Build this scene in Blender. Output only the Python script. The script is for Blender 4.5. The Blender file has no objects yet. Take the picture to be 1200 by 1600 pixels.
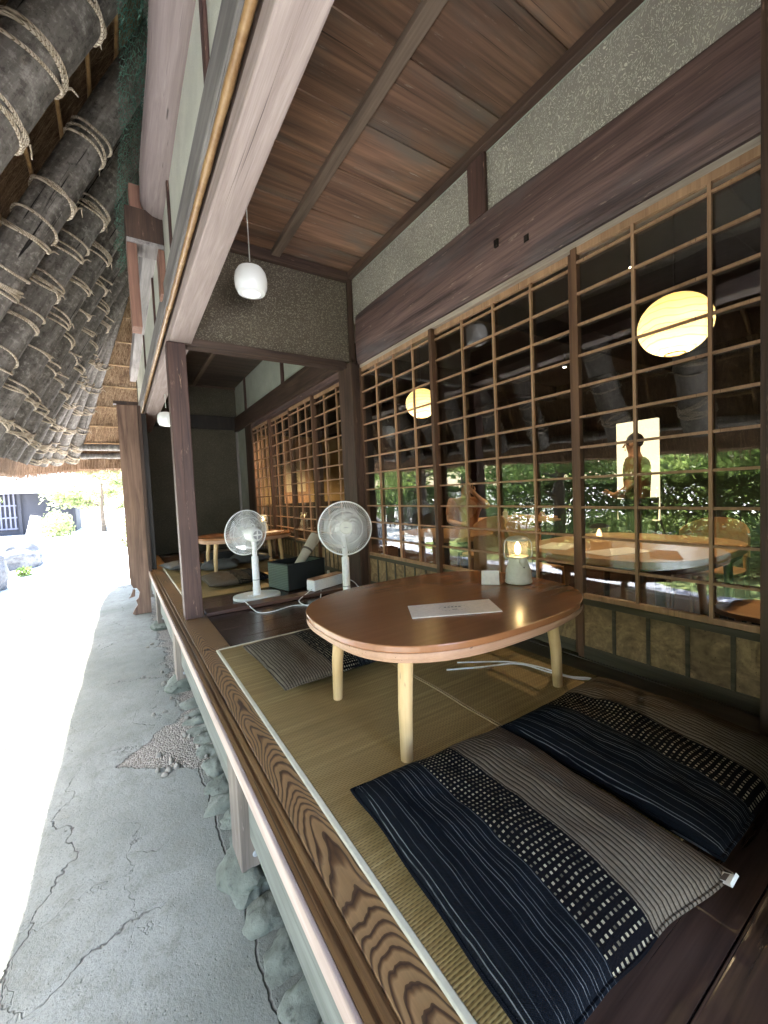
import bpy, math, random
from mathutils import Vector, Matrix, noise
random.seed(7)
R = random.random
def U(a, b): return a + (b - a) * random.random()
PI = math.pi
scn = bpy.context.scene
col = scn.collection
rad = math.radians
# ------------------------------------------------------------------ node helpers
class G:
    def __init__(s, name):
        s.m = bpy.data.materials.new(name); s.m.use_nodes = True
        s.t = s.m.node_tree; s.t.nodes.clear()
        s.out = s.t.nodes.new('ShaderNodeOutputMaterial')
        s.tc = s.t.nodes.new('ShaderNodeTexCoord')
        s.obj = s.tc.outputs['Object']
    def n(s, typ, ins=None, **props):
        d = s.t.nodes.new('ShaderNode' + typ)
        for k, v in props.items(): setattr(d, k, v)
        for k, v in (ins or {}).items():
            if v is None: continue
            sk = d.inputs[k]
            if isinstance(v, bpy.types.NodeSocket): s.t.links.new(v, sk)
            elif isinstance(v, (tuple, list)) and sk.type == 'RGBA' and len(v) == 3: sk.default_value = (*v, 1)
            else: sk.default_value = v
        return d
    def map(s, vec, scale=(1, 1, 1), loc=(0, 0, 0), rot=(0, 0, 0)):
        return s.n('Mapping', {'Vector': vec, 'Scale': scale, 'Location': loc, 'Rotation': rot}).outputs[0]
    def noise(s, vec, scale=5, detail=4, rough=.55, dist=0, c=False):
        return s.n('TexNoise', {'Vector': vec, 'Scale': scale, 'Detail': detail, 'Roughness': rough, 'Distortion': dist}).outputs[1 if c else 0]
    def vor(s, vec, scale=5, feature='F1', out='Distance', rnd=1):
        return s.n('TexVoronoi', {'Vector': vec, 'Scale': scale, 'Randomness': rnd}, feature=feature).outputs[out]
    def ramp(s, fac, pts, interp='LINEAR'):
        d = s.n('ValToRGB', {'Fac': fac}); cr = d.color_ramp; cr.interpolation = interp
        while len(cr.elements) < len(pts): cr.elements.new(.5)
        for e, (p, c) in zip(cr.elements, pts):
            e.position = p; e.color = (*c, 1) if isinstance(c, (tuple, list)) else (c, c, c, 1)
        return d.outputs[0]
    def mix(s, fac, a, b, bt='MIX'):
        d = s.n('Mix', None, data_type='RGBA', blend_type=bt)
        for sk, v in ((d.inputs[0], fac), (d.inputs[6], a), (d.inputs[7], b)):
            if isinstance(v, bpy.types.NodeSocket): s.t.links.new(v, sk)
            elif isinstance(v, (tuple, list)): sk.default_value = (*v, 1)
            elif sk.type == 'RGBA': sk.default_value = (v, v, v, 1)
            else: sk.default_value = v
        return d.outputs[2]
    def math(s, op, a, b=0., c=0.):
        d = s.n('Math', None, operation=op)
        for sk, v in zip(d.inputs, (a, b, c)):
            if isinstance(v, bpy.types.NodeSocket): s.t.links.new(v, sk)
            else: sk.default_value = v
        return d.outputs[0]
    def xyz(s, vec): return s.n('SeparateXYZ', {0: vec}).outputs
    def bump(s, h, strength=.4, dist=.01, normal=None):
        return s.n('Bump', {'Height': h, 'Strength': strength, 'Distance': dist, 'Normal': normal}).outputs[0]
    def smooth(s, v, a, b):
        return s.n('MapRange', {'Value': v, 'From Min': a, 'From Max': b, 'To Min': 0., 'To Max': 1.}, interpolation_type='SMOOTHSTEP').outputs[0]
    def rnd(s): return s.n('ObjectInfo').outputs['Random']
    def bsdf(s, colr, rough=.6, normal=None, **kw):
        ins = {'Base Color': colr, 'Roughness': rough, 'Normal': normal}
        ins.update({k.replace('_', ' '): v for k, v in kw.items()})
        b = s.n('BsdfPrincipled', ins)
        s.t.links.new(b.outputs[0], s.out.inputs[0]); return s.m
    def surf(s, sh): s.t.links.new(sh, s.out.inputs[0]); return s.m

def perm(axis, along, across):
    return {'X': (along, across, across), 'Y': (across, along, across), 'Z': (across, across, along)}[axis]
def wood(name, light, dark, axis='Y', sc=1., rough=.6, blotch=.35, btint=None, bump=.35, var=.25, wear=None, spec=.4, swirl=1.2):
    g = G(name)
    off = g.n('CombineXYZ', {0: g.math('MULTIPLY', g.rnd(), 37.), 1: g.math('MULTIPLY', g.rnd(), 19.), 2: g.math('MULTIPLY', g.rnd(), 11.)}).outputs[0]
    v = g.n('VectorMath', {0: g.obj, 1: off}, operation='ADD').outputs[0]
    a = g.noise(g.map(v, perm(axis, .8 * sc, 14 * sc)), 1., 6, .6, swirl)
    b = g.noise(g.map(v, perm(axis, 3 * sc, 130 * sc)), 1., 3, .6)
    f = g.math('ADD', g.math('MULTIPLY', a, .7), g.math('MULTIPLY', b, .3))
    c = g.ramp(f, [(.36, dark), (.52, [ (x + y) / 2 for x, y in zip(light, dark)]), (.66, light)])
    bl = g.noise(g.map(v, perm(axis, 1.2, 4)), 1., 4, .6)
    c = g.mix(g.smooth(bl, .45, .7), c, g.mix(blotch, c, btint or tuple(x * .35 for x in dark)))
    if wear:
        w = g.noise(g.map(v, perm(axis, 5, 40)), 1., 5, .7)
        c = g.mix(g.smooth(w, .62, .72), c, wear)
    crack = g.noise(g.map(v, perm(axis, .9, 120)), 1., 2, .5)
    c = g.mix(g.smooth(crack, .31, .27), c, g.mix(.7, c, (.01, .007, .006)))
    hs = g.n('HueSaturation', {'Value': g.math('ADD', 1 - var, g.math('MULTIPLY', g.rnd(), 2 * var)), 'Color': c}).outputs[0]
    h = g.math('ADD', f, g.math('MULTIPLY', g.smooth(crack, .30, .36), .6))
    return g.bsdf(hs, g.math('ADD', rough - .1, g.math('MULTIPLY', b, .2)), g.bump(h, bump, .004), Specular_IOR_Level=spec)
def plain(name, c, rough=.5, **kw):
    g = G(name)
    nz = g.noise(g.obj, 60, 3)
    cc = g.mix(g.smooth(nz, .35, .7), c, tuple(x * .9 for x in c))
    return g.bsdf(cc, g.math('ADD', rough - .04, g.math('MULTIPLY', g.noise(g.obj, 14, 3), .1)), **kw)
def emit(name, c, st):
    g = G(name); return g.surf(g.n('Emission', {'Color': c, 'Strength': st}).outputs[0])

M = {}
M['dark'] = wood('dark_old_timber', (.115, .066, .045), (.032, .018, .014), 'Z', wear=(.2, .12, .085))
M['darkX'] = wood('dark_old_timber_cross', (.12, .072, .052), (.035, .02, .016), 'X', wear=(.2, .13, .1))
M['darkY'] = wood('dark_old_timber_long', (.12, .072, .052), (.035, .02, .016), 'Y')
M['post'] = wood('red_brown_post', (.12, .062, .05), (.036, .019, .018), 'Z', wear=(.32, .2, .14), bump=.5)
M['keta'] = wood('weathered_pink_beam', (.40, .32, .30), (.25, .19, .175), 'Y', sc=1.6, blotch=.3, btint=(.22, .165, .15), rough=.75, bump=.5)
M['greywood'] = wood('grey_weathered_wood', (.36, .33, .31), (.17, .15, .145), 'Y', rough=.8, bump=.6)
M['greywoodZ'] = wood('grey_weathered_plank', (.36, .33, .31), (.17, .15, .145), 'Z', rough=.8, bump=.6)
M['lintel'] = wood('smoked_purple_lintel', (.25, .15, .135), (.05, .03, .031), 'Y', sc=.9, blotch=.6, btint=(.13, .115, .125), bump=.7, wear=(.38, .27, .22))
M['kamoi'] = wood('pale_door_track', (.60, .50, .42), (.36, .28, .23), 'Y', rough=.5)
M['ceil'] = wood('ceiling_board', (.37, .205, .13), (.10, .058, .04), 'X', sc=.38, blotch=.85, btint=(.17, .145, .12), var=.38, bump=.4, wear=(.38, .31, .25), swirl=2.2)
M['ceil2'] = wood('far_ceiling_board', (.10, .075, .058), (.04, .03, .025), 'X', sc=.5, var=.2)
M['batten'] = wood('ceiling_batten', (.27, .2, .15), (.12, .085, .062), 'Y')
M['lat'] = wood('lattice_wood', (.50, .30, .18), (.30, .165, .095), 'Z', rough=.5, var=.12)
M['latdark'] = wood('door_frame_wood', (.2, .105, .06), (.09, .045, .03), 'Z', rough=.5, var=.12)
M['wains'] = wood('wainscot_board', (.44, .30, .155), (.15, .095, .05), 'X', sc=.45, bump=.3, rough=.5, blotch=.55, btint=(.09, .055, .03), swirl=3.5)
M['wainsframe'] = wood('wainscot_frame', (.12, .10, .065), (.05, .042, .03), 'Y', rough=.45)
M['sill'] = wood('dark_sill', (.12, .10, .07), (.05, .042, .03), 'Y', rough=.35)
M['floor'] = wood('black_brown_floorboard', (.07, .04, .03), (.018, .011, .009), 'X', sc=.6, rough=.22, spec=.5, bump=.2)
M['step'] = wood('threshold_wood', (.12, .06, .042), (.045, .022, .018), 'X', rough=.4)
M['fascia'] = wood('pale_fascia', (.55, .43, .38), (.36, .26, .22), 'Y', rough=.7, bump=.5)
M['rail'] = wood('golden_rail', (.29, .16, .062), (.09, .043, .02), 'Y', sc=.8, rough=.4)
M['base'] = wood('green_grey_sleeper', (.23, .235, .205), (.12, .122, .105), 'Y', rough=.85, bump=.5)
M['leg'] = wood('weathered_leg', (.3, .25, .21), (.12, .095, .08), 'Z', rough=.8, bump=.5, wear=(.4, .32, .28))
M['tableleg'] = wood('beech_leg', (.66, .47, .25), (.52, .34, .16), 'Z', rough=.45, blotch=.1, bump=.08, var=.04)
M['tableedge'] = wood('table_edge_band', (.45, .27, .175), (.33, .185, .115), 'X', rough=.4, blotch=.1, bump=.06, var=.04)
M['plank'] = wood('carved_brown_plank', (.27, .165, .115), (.10, .056, .04), 'Z', sc=1., rough=.6, bump=.5)
M['reddish'] = wood('reddish_bracket', (.36, .19, .135), (.17, .085, .06), 'Z', rough=.7)
M['paleply'] = wood('pale_interior_wood', (.50, .29, .14), (.36, .19, .085), 'X', rough=.5, blotch=.15, bump=.05)
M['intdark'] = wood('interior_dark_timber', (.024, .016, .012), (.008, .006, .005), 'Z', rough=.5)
M['ochre'] = plain('ochre_wall', (.33, .22, .10), .9)
M['cream'] = plain('cream_wall', (.62, .52, .34), .9)
M['blackmetal'] = plain('black_metal', (.012, .012, .012), .4)
M['white'] = plain('white_plastic', (.84, .85, .86), .35)
M['offwhite'] = plain('offwhite_paint', (.66, .67, .62), .45)
M['lampgreen'] = plain('pale_sage_enamel', (.58, .59, .52), .35)
M['greyclear'] = plain('grey_switch', (.35, .36, .38), .4)
M['paper'] = plain('menu_paper', (.88, .79, .72), .8)
M['ink'] = plain('ink', (.10, .08, .07), .8)
M['cardwhite'] = plain('white_card', (.74, .75, .72), .5)
M['stone'] = None

def table_top():
    g = G('table_lacquer')
    a = g.noise(g.map(g.obj, (2.5, 40, 10)), 1, 4, .6)
    c = g.ramp(a, [(.3, (.25, .105, .044)), (.7, (.29, .125, .054))])
    h = g.noise(g.obj, 260, 2)
    sm = g.math('ADD', .2, g.math('MULTIPLY', g.smooth(g.noise(g.obj, 5, 3, .55), .3, .75), .06))
    return g.bsdf(c, sm, g.bump(h, .12, .001), Specular_IOR_Level=.5, Coat_Weight=.15, Coat_Roughness=.12)
M['tabletop'] = table_top()
def plaster(name, base, fleck, amt, rough=.95):
    g = G(name)
    w = g.noise(g.obj, 9, 3, c=True)
    v = g.n('VectorMath', {0: g.obj, 1: g.n('VectorMath', {0: w, 1: (.12, .12, .12)}, operation='MULTIPLY').outputs[0]}, operation='ADD').outputs[0]
    m = None
    for i, (r1, sc) in enumerate((((.2, .5, .7), 1.25), ((1.1, -.4, -.6), 1.5), ((-.6, .9, 2.1), 1.1))):
        vv = g.map(v, (55 * sc, 230 * sc, 75 * sc), (i * 3.3, i * 1.7, 0), r1)
        d = g.vor(vv, .55, 'F1', 'Distance')
        k = g.math('SUBTRACT', 1., g.smooth(d, .20, .30))
        m = k if m is None else g.math('MAXIMUM', m, k)
    big = g.noise(g.obj, 3, 4)
    b = g.mix(g.smooth(big, .3, .75), base, tuple(x * .78 for x in base))
    fine = g.noise(g.obj, 160, 3)
    b = g.mix(g.math('MULTIPLY', fine, .4), b, tuple(x * .55 for x in base))
    c = g.mix(g.math('MULTIPLY', m, amt), b, fleck)
    h = g.math('ADD', g.math('MULTIPLY', m, .7), g.math('ADD', fine, g.noise(g.obj, 35, 3)))
    return g.bsdf(c, rough, g.bump(h, .55, .004), Specular_IOR_Level=.15)
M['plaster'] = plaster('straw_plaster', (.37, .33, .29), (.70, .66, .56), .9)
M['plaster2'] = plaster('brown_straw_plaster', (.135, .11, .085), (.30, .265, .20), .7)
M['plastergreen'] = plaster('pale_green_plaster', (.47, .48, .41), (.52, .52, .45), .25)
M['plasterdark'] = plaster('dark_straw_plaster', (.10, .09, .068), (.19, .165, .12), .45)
M['plasterout'] = plaster('outer_green_plaster', (.68, .67, .57), (.7, .69, .6), .2)

def zelkova():
    g = G('bold_grain_board')
    x, y, z = g.xyz(g.obj)
    wob = g.noise(g.map(g.obj, (11, 2.2, 1)), 1, 3, .5)
    fine = g.noise(g.map(g.obj, (25, 6, 1)), 1, 3)
    dx = g.math('SUBTRACT', x, g.math('ADD', .395, g.math('MULTIPLY', g.math('SUBTRACT', g.noise(g.map(g.obj, (.1, 1.3, 1)), 1, 2), .5), .08)))
    par = g.math('MULTIPLY', g.math('SQRT', g.math('ADD', g.math('MULTIPLY', dx, dx), .0004)), 2.6)
    par = g.math('ADD', par, g.math('MULTIPLY', g.math('MULTIPLY', dx, dx), 22.))
    t = g.math('ADD', y, par)
    t = g.math('ADD', t, g.math('MULTIPLY', wob, .26))
    t = g.math('ADD', t, g.math('MULTIPLY', g.noise(g.map(g.obj, (2, 1.1, 1), (4, 9, 0)), 1, 2), 1.1))
    t = g.math('ADD', t, g.math('MULTIPLY', fine, .03))
    fr = g.math('FRACT', g.math('MULTIPLY', t, 19.))
    c = g.ramp(fr, [(0., (.28, .16, .07)), (.5, (.35, .205, .092)), (.7, (.14, .072, .032)), (.84, (.042, .021, .014)), (.96, (.09, .05, .026))])
    dirt = g.noise(g.obj, 6, 5, .7)
    c = g.mix(g.smooth(dirt, .55, .75), c, (.16, .10, .065))
    c = g.mix(g.math('MULTIPLY', g.noise(g.map(g.obj, (220, 14, 1)), 1, 2), .35), c, (.04, .02, .012))
    return g.bsdf(c, .42, g.bump(g.math('SUBTRACT', 1., fr), .25, .002), Specular_IOR_Level=.45)
M['zelk'] = zelkova()

def rush():
    g = G('rush_weave')
    x, y, z = g.xyz(g.obj)
    wy = g.math('ADD', y, g.math('MULTIPLY', g.noise(g.map(g.obj, (3, 12, 1)), 1, 3), .012))
    rib = g.math('SINE', g.math('MULTIPLY', wy, 2 * PI / .0075))
    st = g.math('SINE', g.math('ADD', g.math('MULTIPLY', x, 2 * PI / .016), g.math('MULTIPLY', g.math('FLOOR', g.math('MULTIPLY', wy, 1 / .0075)), PI)))
    h = g.math('ADD', rib, g.math('MULTIPLY', st, .2))
    band = g.noise(g.map(g.obj, (1.2, 55, 1)), 1, 4, .7)
    lg = g.noise(g.obj, 2.2, 3)
    c = g.ramp(band, [(.3, (.23, .15, .055)), (.55, (.34, .235, .092)), (.75, (.47, .345, .16))])
    c = g.mix(g.smooth(lg, .35, .75), c, g.mix(.5, c, (.17, .105, .04)))
    c = g.mix(g.smooth(h, -.3, -1.3), c, (.085, .056, .021))
    return g.bsdf(c, .6, g.bump(h, .35, .0016), Specular_IOR_Level=.3)
M['rush'] = rush()
M['matedge'] = plain('mat_border_cloth', (.60, .55, .42), .9)

def zabuton():
    g = G('striped_cushion_cloth')
    x, y, z = g.xyz(g.obj)
    xw = g.math('ADD', x, g.math('MULTIPLY', g.math('SUBTRACT', g.noise(g.map(g.obj, (3, 7, 3)), 1, 2), .5), .008))
    weave = g.math('MULTIPLY', g.math('SINE', g.math('MULTIPLY', y, 1900.)), g.math('SINE', g.math('MULTIPLY', x, 1900.)))
    sl = g.noise(g.map(g.obj, (300, 14, 300)), 1, 3, .7)
    # navy field with fine pale pinstripes
    navy = g.ramp(sl, [(.3, (.0035, .0042, .006)), (.7, (.0068, .0082, .0115))])
    fx = g.math('FRACT', g.math('MULTIPLY', xw, 1 / .0215))
    cell = g.math('FLOOR', g.math('MULTIPLY', xw, 1 / .0215))
    rv = g.n('TexWhiteNoise', {'W': cell}, noise_dimensions='1D').outputs[0]
    l1 = g.math('LESS_THAN', g.math('ABSOLUTE', g.math('SUBTRACT', fx, .3)), .032)
    l2 = g.math('MULTIPLY', g.math('LESS_THAN', g.math('ABSOLUTE', g.math('SUBTRACT', fx, .62)), .028), g.math('GREATER_THAN', rv, .45))
    brk = g.smooth(g.noise(g.map(g.obj, (60, 12, 60)), 1, 3), .25, .5)
    lines = g.math('MULTIPLY', g.math('MAXIMUM', l1, l2), g.math('MULTIPLY', brk, g.math('ADD', .25, g.math('MULTIPLY', rv, .75))))
    navy = g.mix(g.math('MULTIPLY', lines, .8), navy, (.15, .155, .165))
    # black field with woven checks
    dxx = g.math('MULTIPLY', xw, 1 / .0128); dyy = g.math('MULTIPLY', y, 1 / .0145)
    ix, iy = g.math('FLOOR', dxx), g.math('FLOOR', dyy)
    rr = g.n('TexWhiteNoise', {'Vector': g.n('CombineXYZ', {0: ix, 1: iy}).outputs[0]}).outputs[0]
    bx = g.math('LESS_THAN', g.math('ABSOLUTE', g.math('SUBTRACT', g.math('FRACT', dxx), .5)), .215)
    by = g.math('LESS_THAN', g.math('ABSOLUTE', g.math('SUBTRACT', g.math('FRACT', dyy), .5)), .18)
    band = g.math('GREATER_THAN', g.math('FRACT', g.math('MULTIPLY', ix, .0999)), -1.)
    dm = g.math('MULTIPLY', g.math('MULTIPLY', bx, by), g.math('MULTIPLY', g.smooth(rr, -.35, 1.), band))
    black = g.mix(dm, (.0045, .0042, .0055), (.36, .31, .22))
    # taupe ribbed field
    rib = g.math('SINE', g.math('MULTIPLY', xw, 2 * PI / .0125))
    tau = g.mix(g.smooth(rib, -.95, -.2), (.022, .016, .011), g.ramp(sl, [(.3, (.09, .071, .052)), (.7, (.165, .135, .102))]))
    c = g.mix(g.math('GREATER_THAN', xw, -.097), navy, black)
    c = g.mix(g.math('GREATER_THAN', xw, .03), c, tau)
    h = g.math('ADD', g.math('MULTIPLY', weave, .35), g.math('MULTIPLY', rib, g.math('GREATER_THAN', xw, .03)))
    h = g.math('ADD', h, g.math('MULTIPLY', g.noise(g.obj, 16, 3), 3.))
    return g.bsdf(c, .9, g.bump(h, .45, .003), Specular_IOR_Level=.04)
M['zab'] = zabuton()
M['greycloth'] = plain('grey_cushion_cloth', (.10, .098, .092), .95)

def glass():
    g = G('old_wavy_glass')
    gm = g.n('NewGeometry')
    d = g.math('ABSOLUTE', g.n('VectorMath', {0: gm.outputs['Normal'], 1: gm.outputs['Incoming']}, operation='DOT_PRODUCT').outputs['Value'])
    f = g.math('ADD', .085, g.math('MULTIPLY', g.math('POWER', g.math('SUBTRACT', 1., d), 5.), .9))
    wav = g.noise(g.map(g.obj, (1, 2.2, 3.2)), 1.2, 2, .4)
    bmp = g.bump(wav, .05, .03)
    gl = g.n('BsdfGlossy', {'Roughness': .012, 'Color': (1, 1, 1), 'Normal': bmp}).outputs[0]
    tr = g.n('BsdfTransparent', {'Color': (.95, .96, .95)}).outputs[0]
    return g.surf(g.n('MixShader', {0: f, 1: tr, 2: gl}).outputs[0])
M['glass'] = glass()
def clear(name, tint, amt, rough=.08):
    g = G(name)
    gm = g.n('NewGeometry')
    d = g.math('ABSOLUTE', g.n('VectorMath', {0: gm.outputs['Normal'], 1: gm.outputs['Incoming']}, operation='DOT_PRODUCT').outputs['Value'])
    f = g.math('ADD', amt, g.math('MULTIPLY', g.math('POWER', g.math('SUBTRACT', 1., d), 3.), .15))
    b = g.n('BsdfPrincipled', {'Base Color': tint, 'Roughness': rough}).outputs[0]
    tr = g.n('BsdfTransparent', {'Color': (.97, .97, .97)}).outputs[0]
    return g.surf(g.n('MixShader', {0: f, 1: tr, 2: b}).outputs[0])
M['blade'] = clear('frosted_blade', (.8, .84, .87), .18, .35)
M['chimney'] = clear('lamp_chimney_glass', (.75, .75, .7), .08)
M['flame'] = emit('lamp_flame', (1., .66, .28), 2.)
def lantern():
    g = G('lit_paper_shade')
    x, y, z = g.xyz(g.obj)
    fr = g.math('FRACT', g.math('ADD', g.math('MULTIPLY', z, 22.), g.math('MULTIPLY', g.noise(g.obj, 5, 2), 1.6)))
    ribs = g.smooth(g.math('ABSOLUTE', g.math('SUBTRACT', fr, .5)), .02, .13)
    c = g.mix(ribs, (.66, .50, .26), (.9, .78, .5))
    d = g.n('BsdfDiffuse', {'Color': c}).outputs[0]; t = g.n('BsdfTranslucent', {'Color': c}).outputs[0]
    return g.surf(g.n('MixShader', {0: .55, 1: d, 2: t}).outputs[0])
M['lantern'] = lantern()
def globe():
    g = G('opal_glass_shade')
    return g.bsdf((.8, .83, .85), .15, Emission_Color=(1., .93, .8, 1), Emission_Strength=.012)
M['globe'] = globe()

def bamboo():
    g = G('bamboo')
    x, y, z = g.xyz(g.obj)
    a = g.noise(g.map(g.obj, (20, 20, 20)), 1, 3)
    c = g.ramp(a, [(.3, (.24, .125, .05)), (.7, (.42, .26, .12))])
    return g.bsdf(c, .45, g.bump(a, .2, .002))
M['bamboo'] = bamboo()
def rope():
    g = G('straw_rope')
    x, y, z = g.xyz(g.obj)
    s = g.math('SINE', g.math('MULTIPLY', g.math('ADD', g.math('ADD', x, y), z), 420.))
    n1 = g.noise(g.obj, 30, 3)
    c = g.ramp(n1, [(.3, (.40, .32, .23)), (.7, (.74, .64, .52))])
    c = g.mix(g.smooth(s, -.5, -1.), c, (.2, .15, .1))
    return g.bsdf(c, .9, g.bump(s, .6, .003), Specular_IOR_Level=.1)
M['rope'] = rope()
def log_mat():
    g = G('sooty_roof_log')
    off = g.n('CombineXYZ', {0: g.math('MULTIPLY', g.rnd(), 37.), 1: 0., 2: g.math('MULTIPLY', g.rnd(), 11.)}).outputs[0]
    v = g.n('VectorMath', {0: g.obj, 1: off}, operation='ADD').outputs[0]
    a = g.noise(g.map(v, (9, 9, 1.6)), 1, 5, .62, .6)
    b = g.noise(g.map(v, (60, 60, 9)), 1, 4, .65)
    c = g.ramp(a, [(.28, (.075, .064, .055)), (.5, (.19, .172, .155)), (.66, (.29, .262, .24)), (.8, (.40, .36, .32))])
    c = g.mix(g.smooth(b, .3, .75), g.mix(.4, c, (.08, .065, .052)), c)
    knot = g.vor(g.map(v, (6, 6, 3)), 1.)
    c = g.mix(g.smooth(knot, .10, .04), c, (.22, .19, .16))
    mt = g.noise(v, 22, 5, .7)
    c = g.mix(g.smooth(mt, .52, .66), c, g.mix(.55, c, (.42, .39, .35)))
    c = g.mix(g.smooth(mt, .46, .36), c, g.mix(.6, c, (.05, .042, .035)))
    sp = g.noise(v, 140, 2)
    c = g.mix(g.smooth(sp, .68, .76), c, (.3, .28, .25))
    crk = g.noise(g.map(v, (24, 24, .7)), 1, 3)
    cm = g.smooth(crk, .315, .345)
    c = g.mix(cm, (.015, .012, .01), c)
    return g.bsdf(c, .78, g.bump(g.math('ADD', g.math('ADD', a, b), cm), .8, .008), Specular_IOR_Level=.25)
M['log'] = log_mat()
def straw(name, cols):
    g = G(name)
    n1 = g.noise(g.map(g.obj, (30, 30, 5)), 1, 4, .7)
    n2 = g.noise(g.obj, 4, 4)
    n3 = g.noise(g.map(g.obj, (160, 160, 14)), 1, 3)
    c = g.ramp(g.math('ADD', g.math('MULTIPLY', n1, .6), g.math('MULTIPLY', n3, .4)), [(.36, cols[0]), (.52, cols[1]), (.68, cols[2])])
    c = g.mix(g.smooth(n2, .4, .7), c, g.mix(.6, c, cols[0]))
    return g.bsdf(c, .9, g.bump(g.math('ADD', n1, n3), .9, .02), Specular_IOR_Level=.1)
M['thatch'] = straw('old_thatch', ((.085, .048, .027), (.24, .145, .085), (.42, .285, .18)))
M['strand'] = straw('thatch_strand', ((.2, .12, .065), (.38, .26, .155), (.56, .42, .28)))
M['cutstraw'] = straw('cut_thatch_edge', ((.24, .145, .095), (.40, .265, .185), (.55, .40, .29)))
def concrete():
    g = G('worn_concrete')
    w = g.noise(g.obj, 2.2, 5, .6, c=True)
    wv = g.n('VectorMath', {0: g.obj, 1: g.n('VectorMath', {0: w, 1: (.55, .55, 0)}, operation='MULTIPLY').outputs[0]}, operation='ADD').outputs[0]
    cr = g.vor(g.map(wv, (1.0, .8, 0)), 1.15, 'DISTANCE_TO_EDGE', 'Distance')
    crm = g.math('SUBTRACT', 1., g.smooth(cr, .001, .005))
    crm = g.math('MULTIPLY', crm, g.smooth(g.noise(g.obj, 1.6, 2), .42, .58))
    cr2 = g.vor(g.map(wv, (1.3, 1.0, 0), (3, 4, 0)), 2.6, 'DISTANCE_TO_EDGE', 'Distance')
    crm2 = g.math('MULTIPLY', g.math('SUBTRACT', 1., g.smooth(cr2, .002, .008)), g.smooth(g.noise(g.obj, 1.1, 2), .5, .62))
    crm = g.math('MAXIMUM', crm, g.math('MULTIPLY', crm2, .7))
    big = g.noise(g.obj, 1.3, 5, .6); med = g.noise(g.obj, 14, 5, .65); fine = g.noise(g.obj, 120, 4, .7)
    pit = g.vor(g.map(g.obj, (1, 1, 0)), 42)
    c = g.ramp(big, [(.3, (.125, .134, .117)), (.5, (.18, .190, .170)), (.7, (.24, .252, .232))])
    c = g.mix(g.smooth(med, .48, .7), c, (.15, .155, .135))
    st = g.noise(g.map(g.obj, (1.2, .5, 1)), 2.6, 6, .7)
    c = g.mix(g.math('MULTIPLY', g.smooth(st, .54, .68), .5), c, (.12, .125, .11))
    c = g.mix(g.math('MULTIPLY', g.smooth(fine, .5, .68), .5), c, (.085, .09, .078))
    x, y, z = g.xyz(g.obj)
    # crumbled bare patch beside the deck
    nz = g.math('MULTIPLY', g.math('SUBTRACT', g.noise(g.obj, 5, 4), .5), .55)
    nz = g.math('MULTIPLY', g.math('SUBTRACT', g.noise(g.obj, 7, 5, .65), .5), .30)
    xa = g.math('ADD', x, .09)
    up = g.math('SUBTRACT', g.math('ADD', 2.68, xa), y); lo = g.math('SUBTRACT', y, g.math('SUBTRACT', 2.66, g.math('MULTIPLY', xa, .80)))
    dd = g.math('ADD', g.math('MINIMUM', up, lo), nz)
    pm = g.smooth(dd, .0, .012)
    rr = g.math('SUBTRACT', 1., dd)
    rub = g.math('SUBTRACT', 1., g.smooth(g.math('ADD', g.math('ABSOLUTE', g.math('SUBTRACT', x, .40)), nz), .08, .14))
    rub = g.math('MULTIPLY', rub, g.smooth(y, 2.2, 2.5))
    pm = g.math('MAXIMUM', pm, rub)
    gr = g.vor(g.map(g.obj, (1, 1, 0)), 105, 'F1', 'Distance'); gc = g.vor(g.map(g.obj, (1, 1, 0)), 105, 'F1', 'Color')
    rubn = g.smooth(g.noise(g.obj, 11, 4), .35, .65)
    rubc = g.ramp(g.n('SeparateXYZ', {0: gc}).outputs[0], [(0., (.13, .115, .095)), (1., (.34, .31, .27))])
    rubc = g.mix(g.math('MULTIPLY', rubn, .7), rubc, (.215, .20, .17))
    c = g.mix(pm, c, rubc)
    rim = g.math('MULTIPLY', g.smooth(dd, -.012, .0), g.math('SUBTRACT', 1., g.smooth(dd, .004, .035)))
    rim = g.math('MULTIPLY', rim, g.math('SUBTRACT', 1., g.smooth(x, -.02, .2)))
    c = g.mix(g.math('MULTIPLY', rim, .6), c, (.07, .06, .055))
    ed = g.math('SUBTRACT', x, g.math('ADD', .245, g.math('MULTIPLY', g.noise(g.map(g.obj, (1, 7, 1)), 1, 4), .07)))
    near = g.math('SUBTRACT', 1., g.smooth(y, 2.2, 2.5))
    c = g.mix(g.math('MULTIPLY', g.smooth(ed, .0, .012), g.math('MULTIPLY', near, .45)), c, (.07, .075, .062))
    el = g.math('MULTIPLY', g.math('SUBTRACT', 1., g.smooth(g.math('ABSOLUTE', ed), .001, .006)), near)
    crm = g.math('MAXIMUM', crm, el)
    c = g.mix(g.math('MULTIPLY', crm, .85), c, (.06, .055, .05))
    h = g.math('ADD', g.math('MULTIPLY', fine, .5), g.math('MULTIPLY', med, 1.3))
    h = g.math('SUBTRACT', h, g.math('MULTIPLY', crm, 2.5))
    h = g.math('SUBTRACT', h, g.math('MULTIPLY', g.math('SUBTRACT', 1., g.smooth(pit, .05, .16)), .5))
    h = g.math('ADD', h, g.math('MULTIPLY', pm, g.math('ADD', g.math('MULTIPLY', gr, -3.), g.math('SUBTRACT', g.math('MULTIPLY', g.noise(g.obj, 18, 4), 4.), 4.))))
    return g.bsdf(c, .85, g.bump(h, .65, .008), Specular_IOR_Level=.25)
M['concrete'] = concrete()
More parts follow.
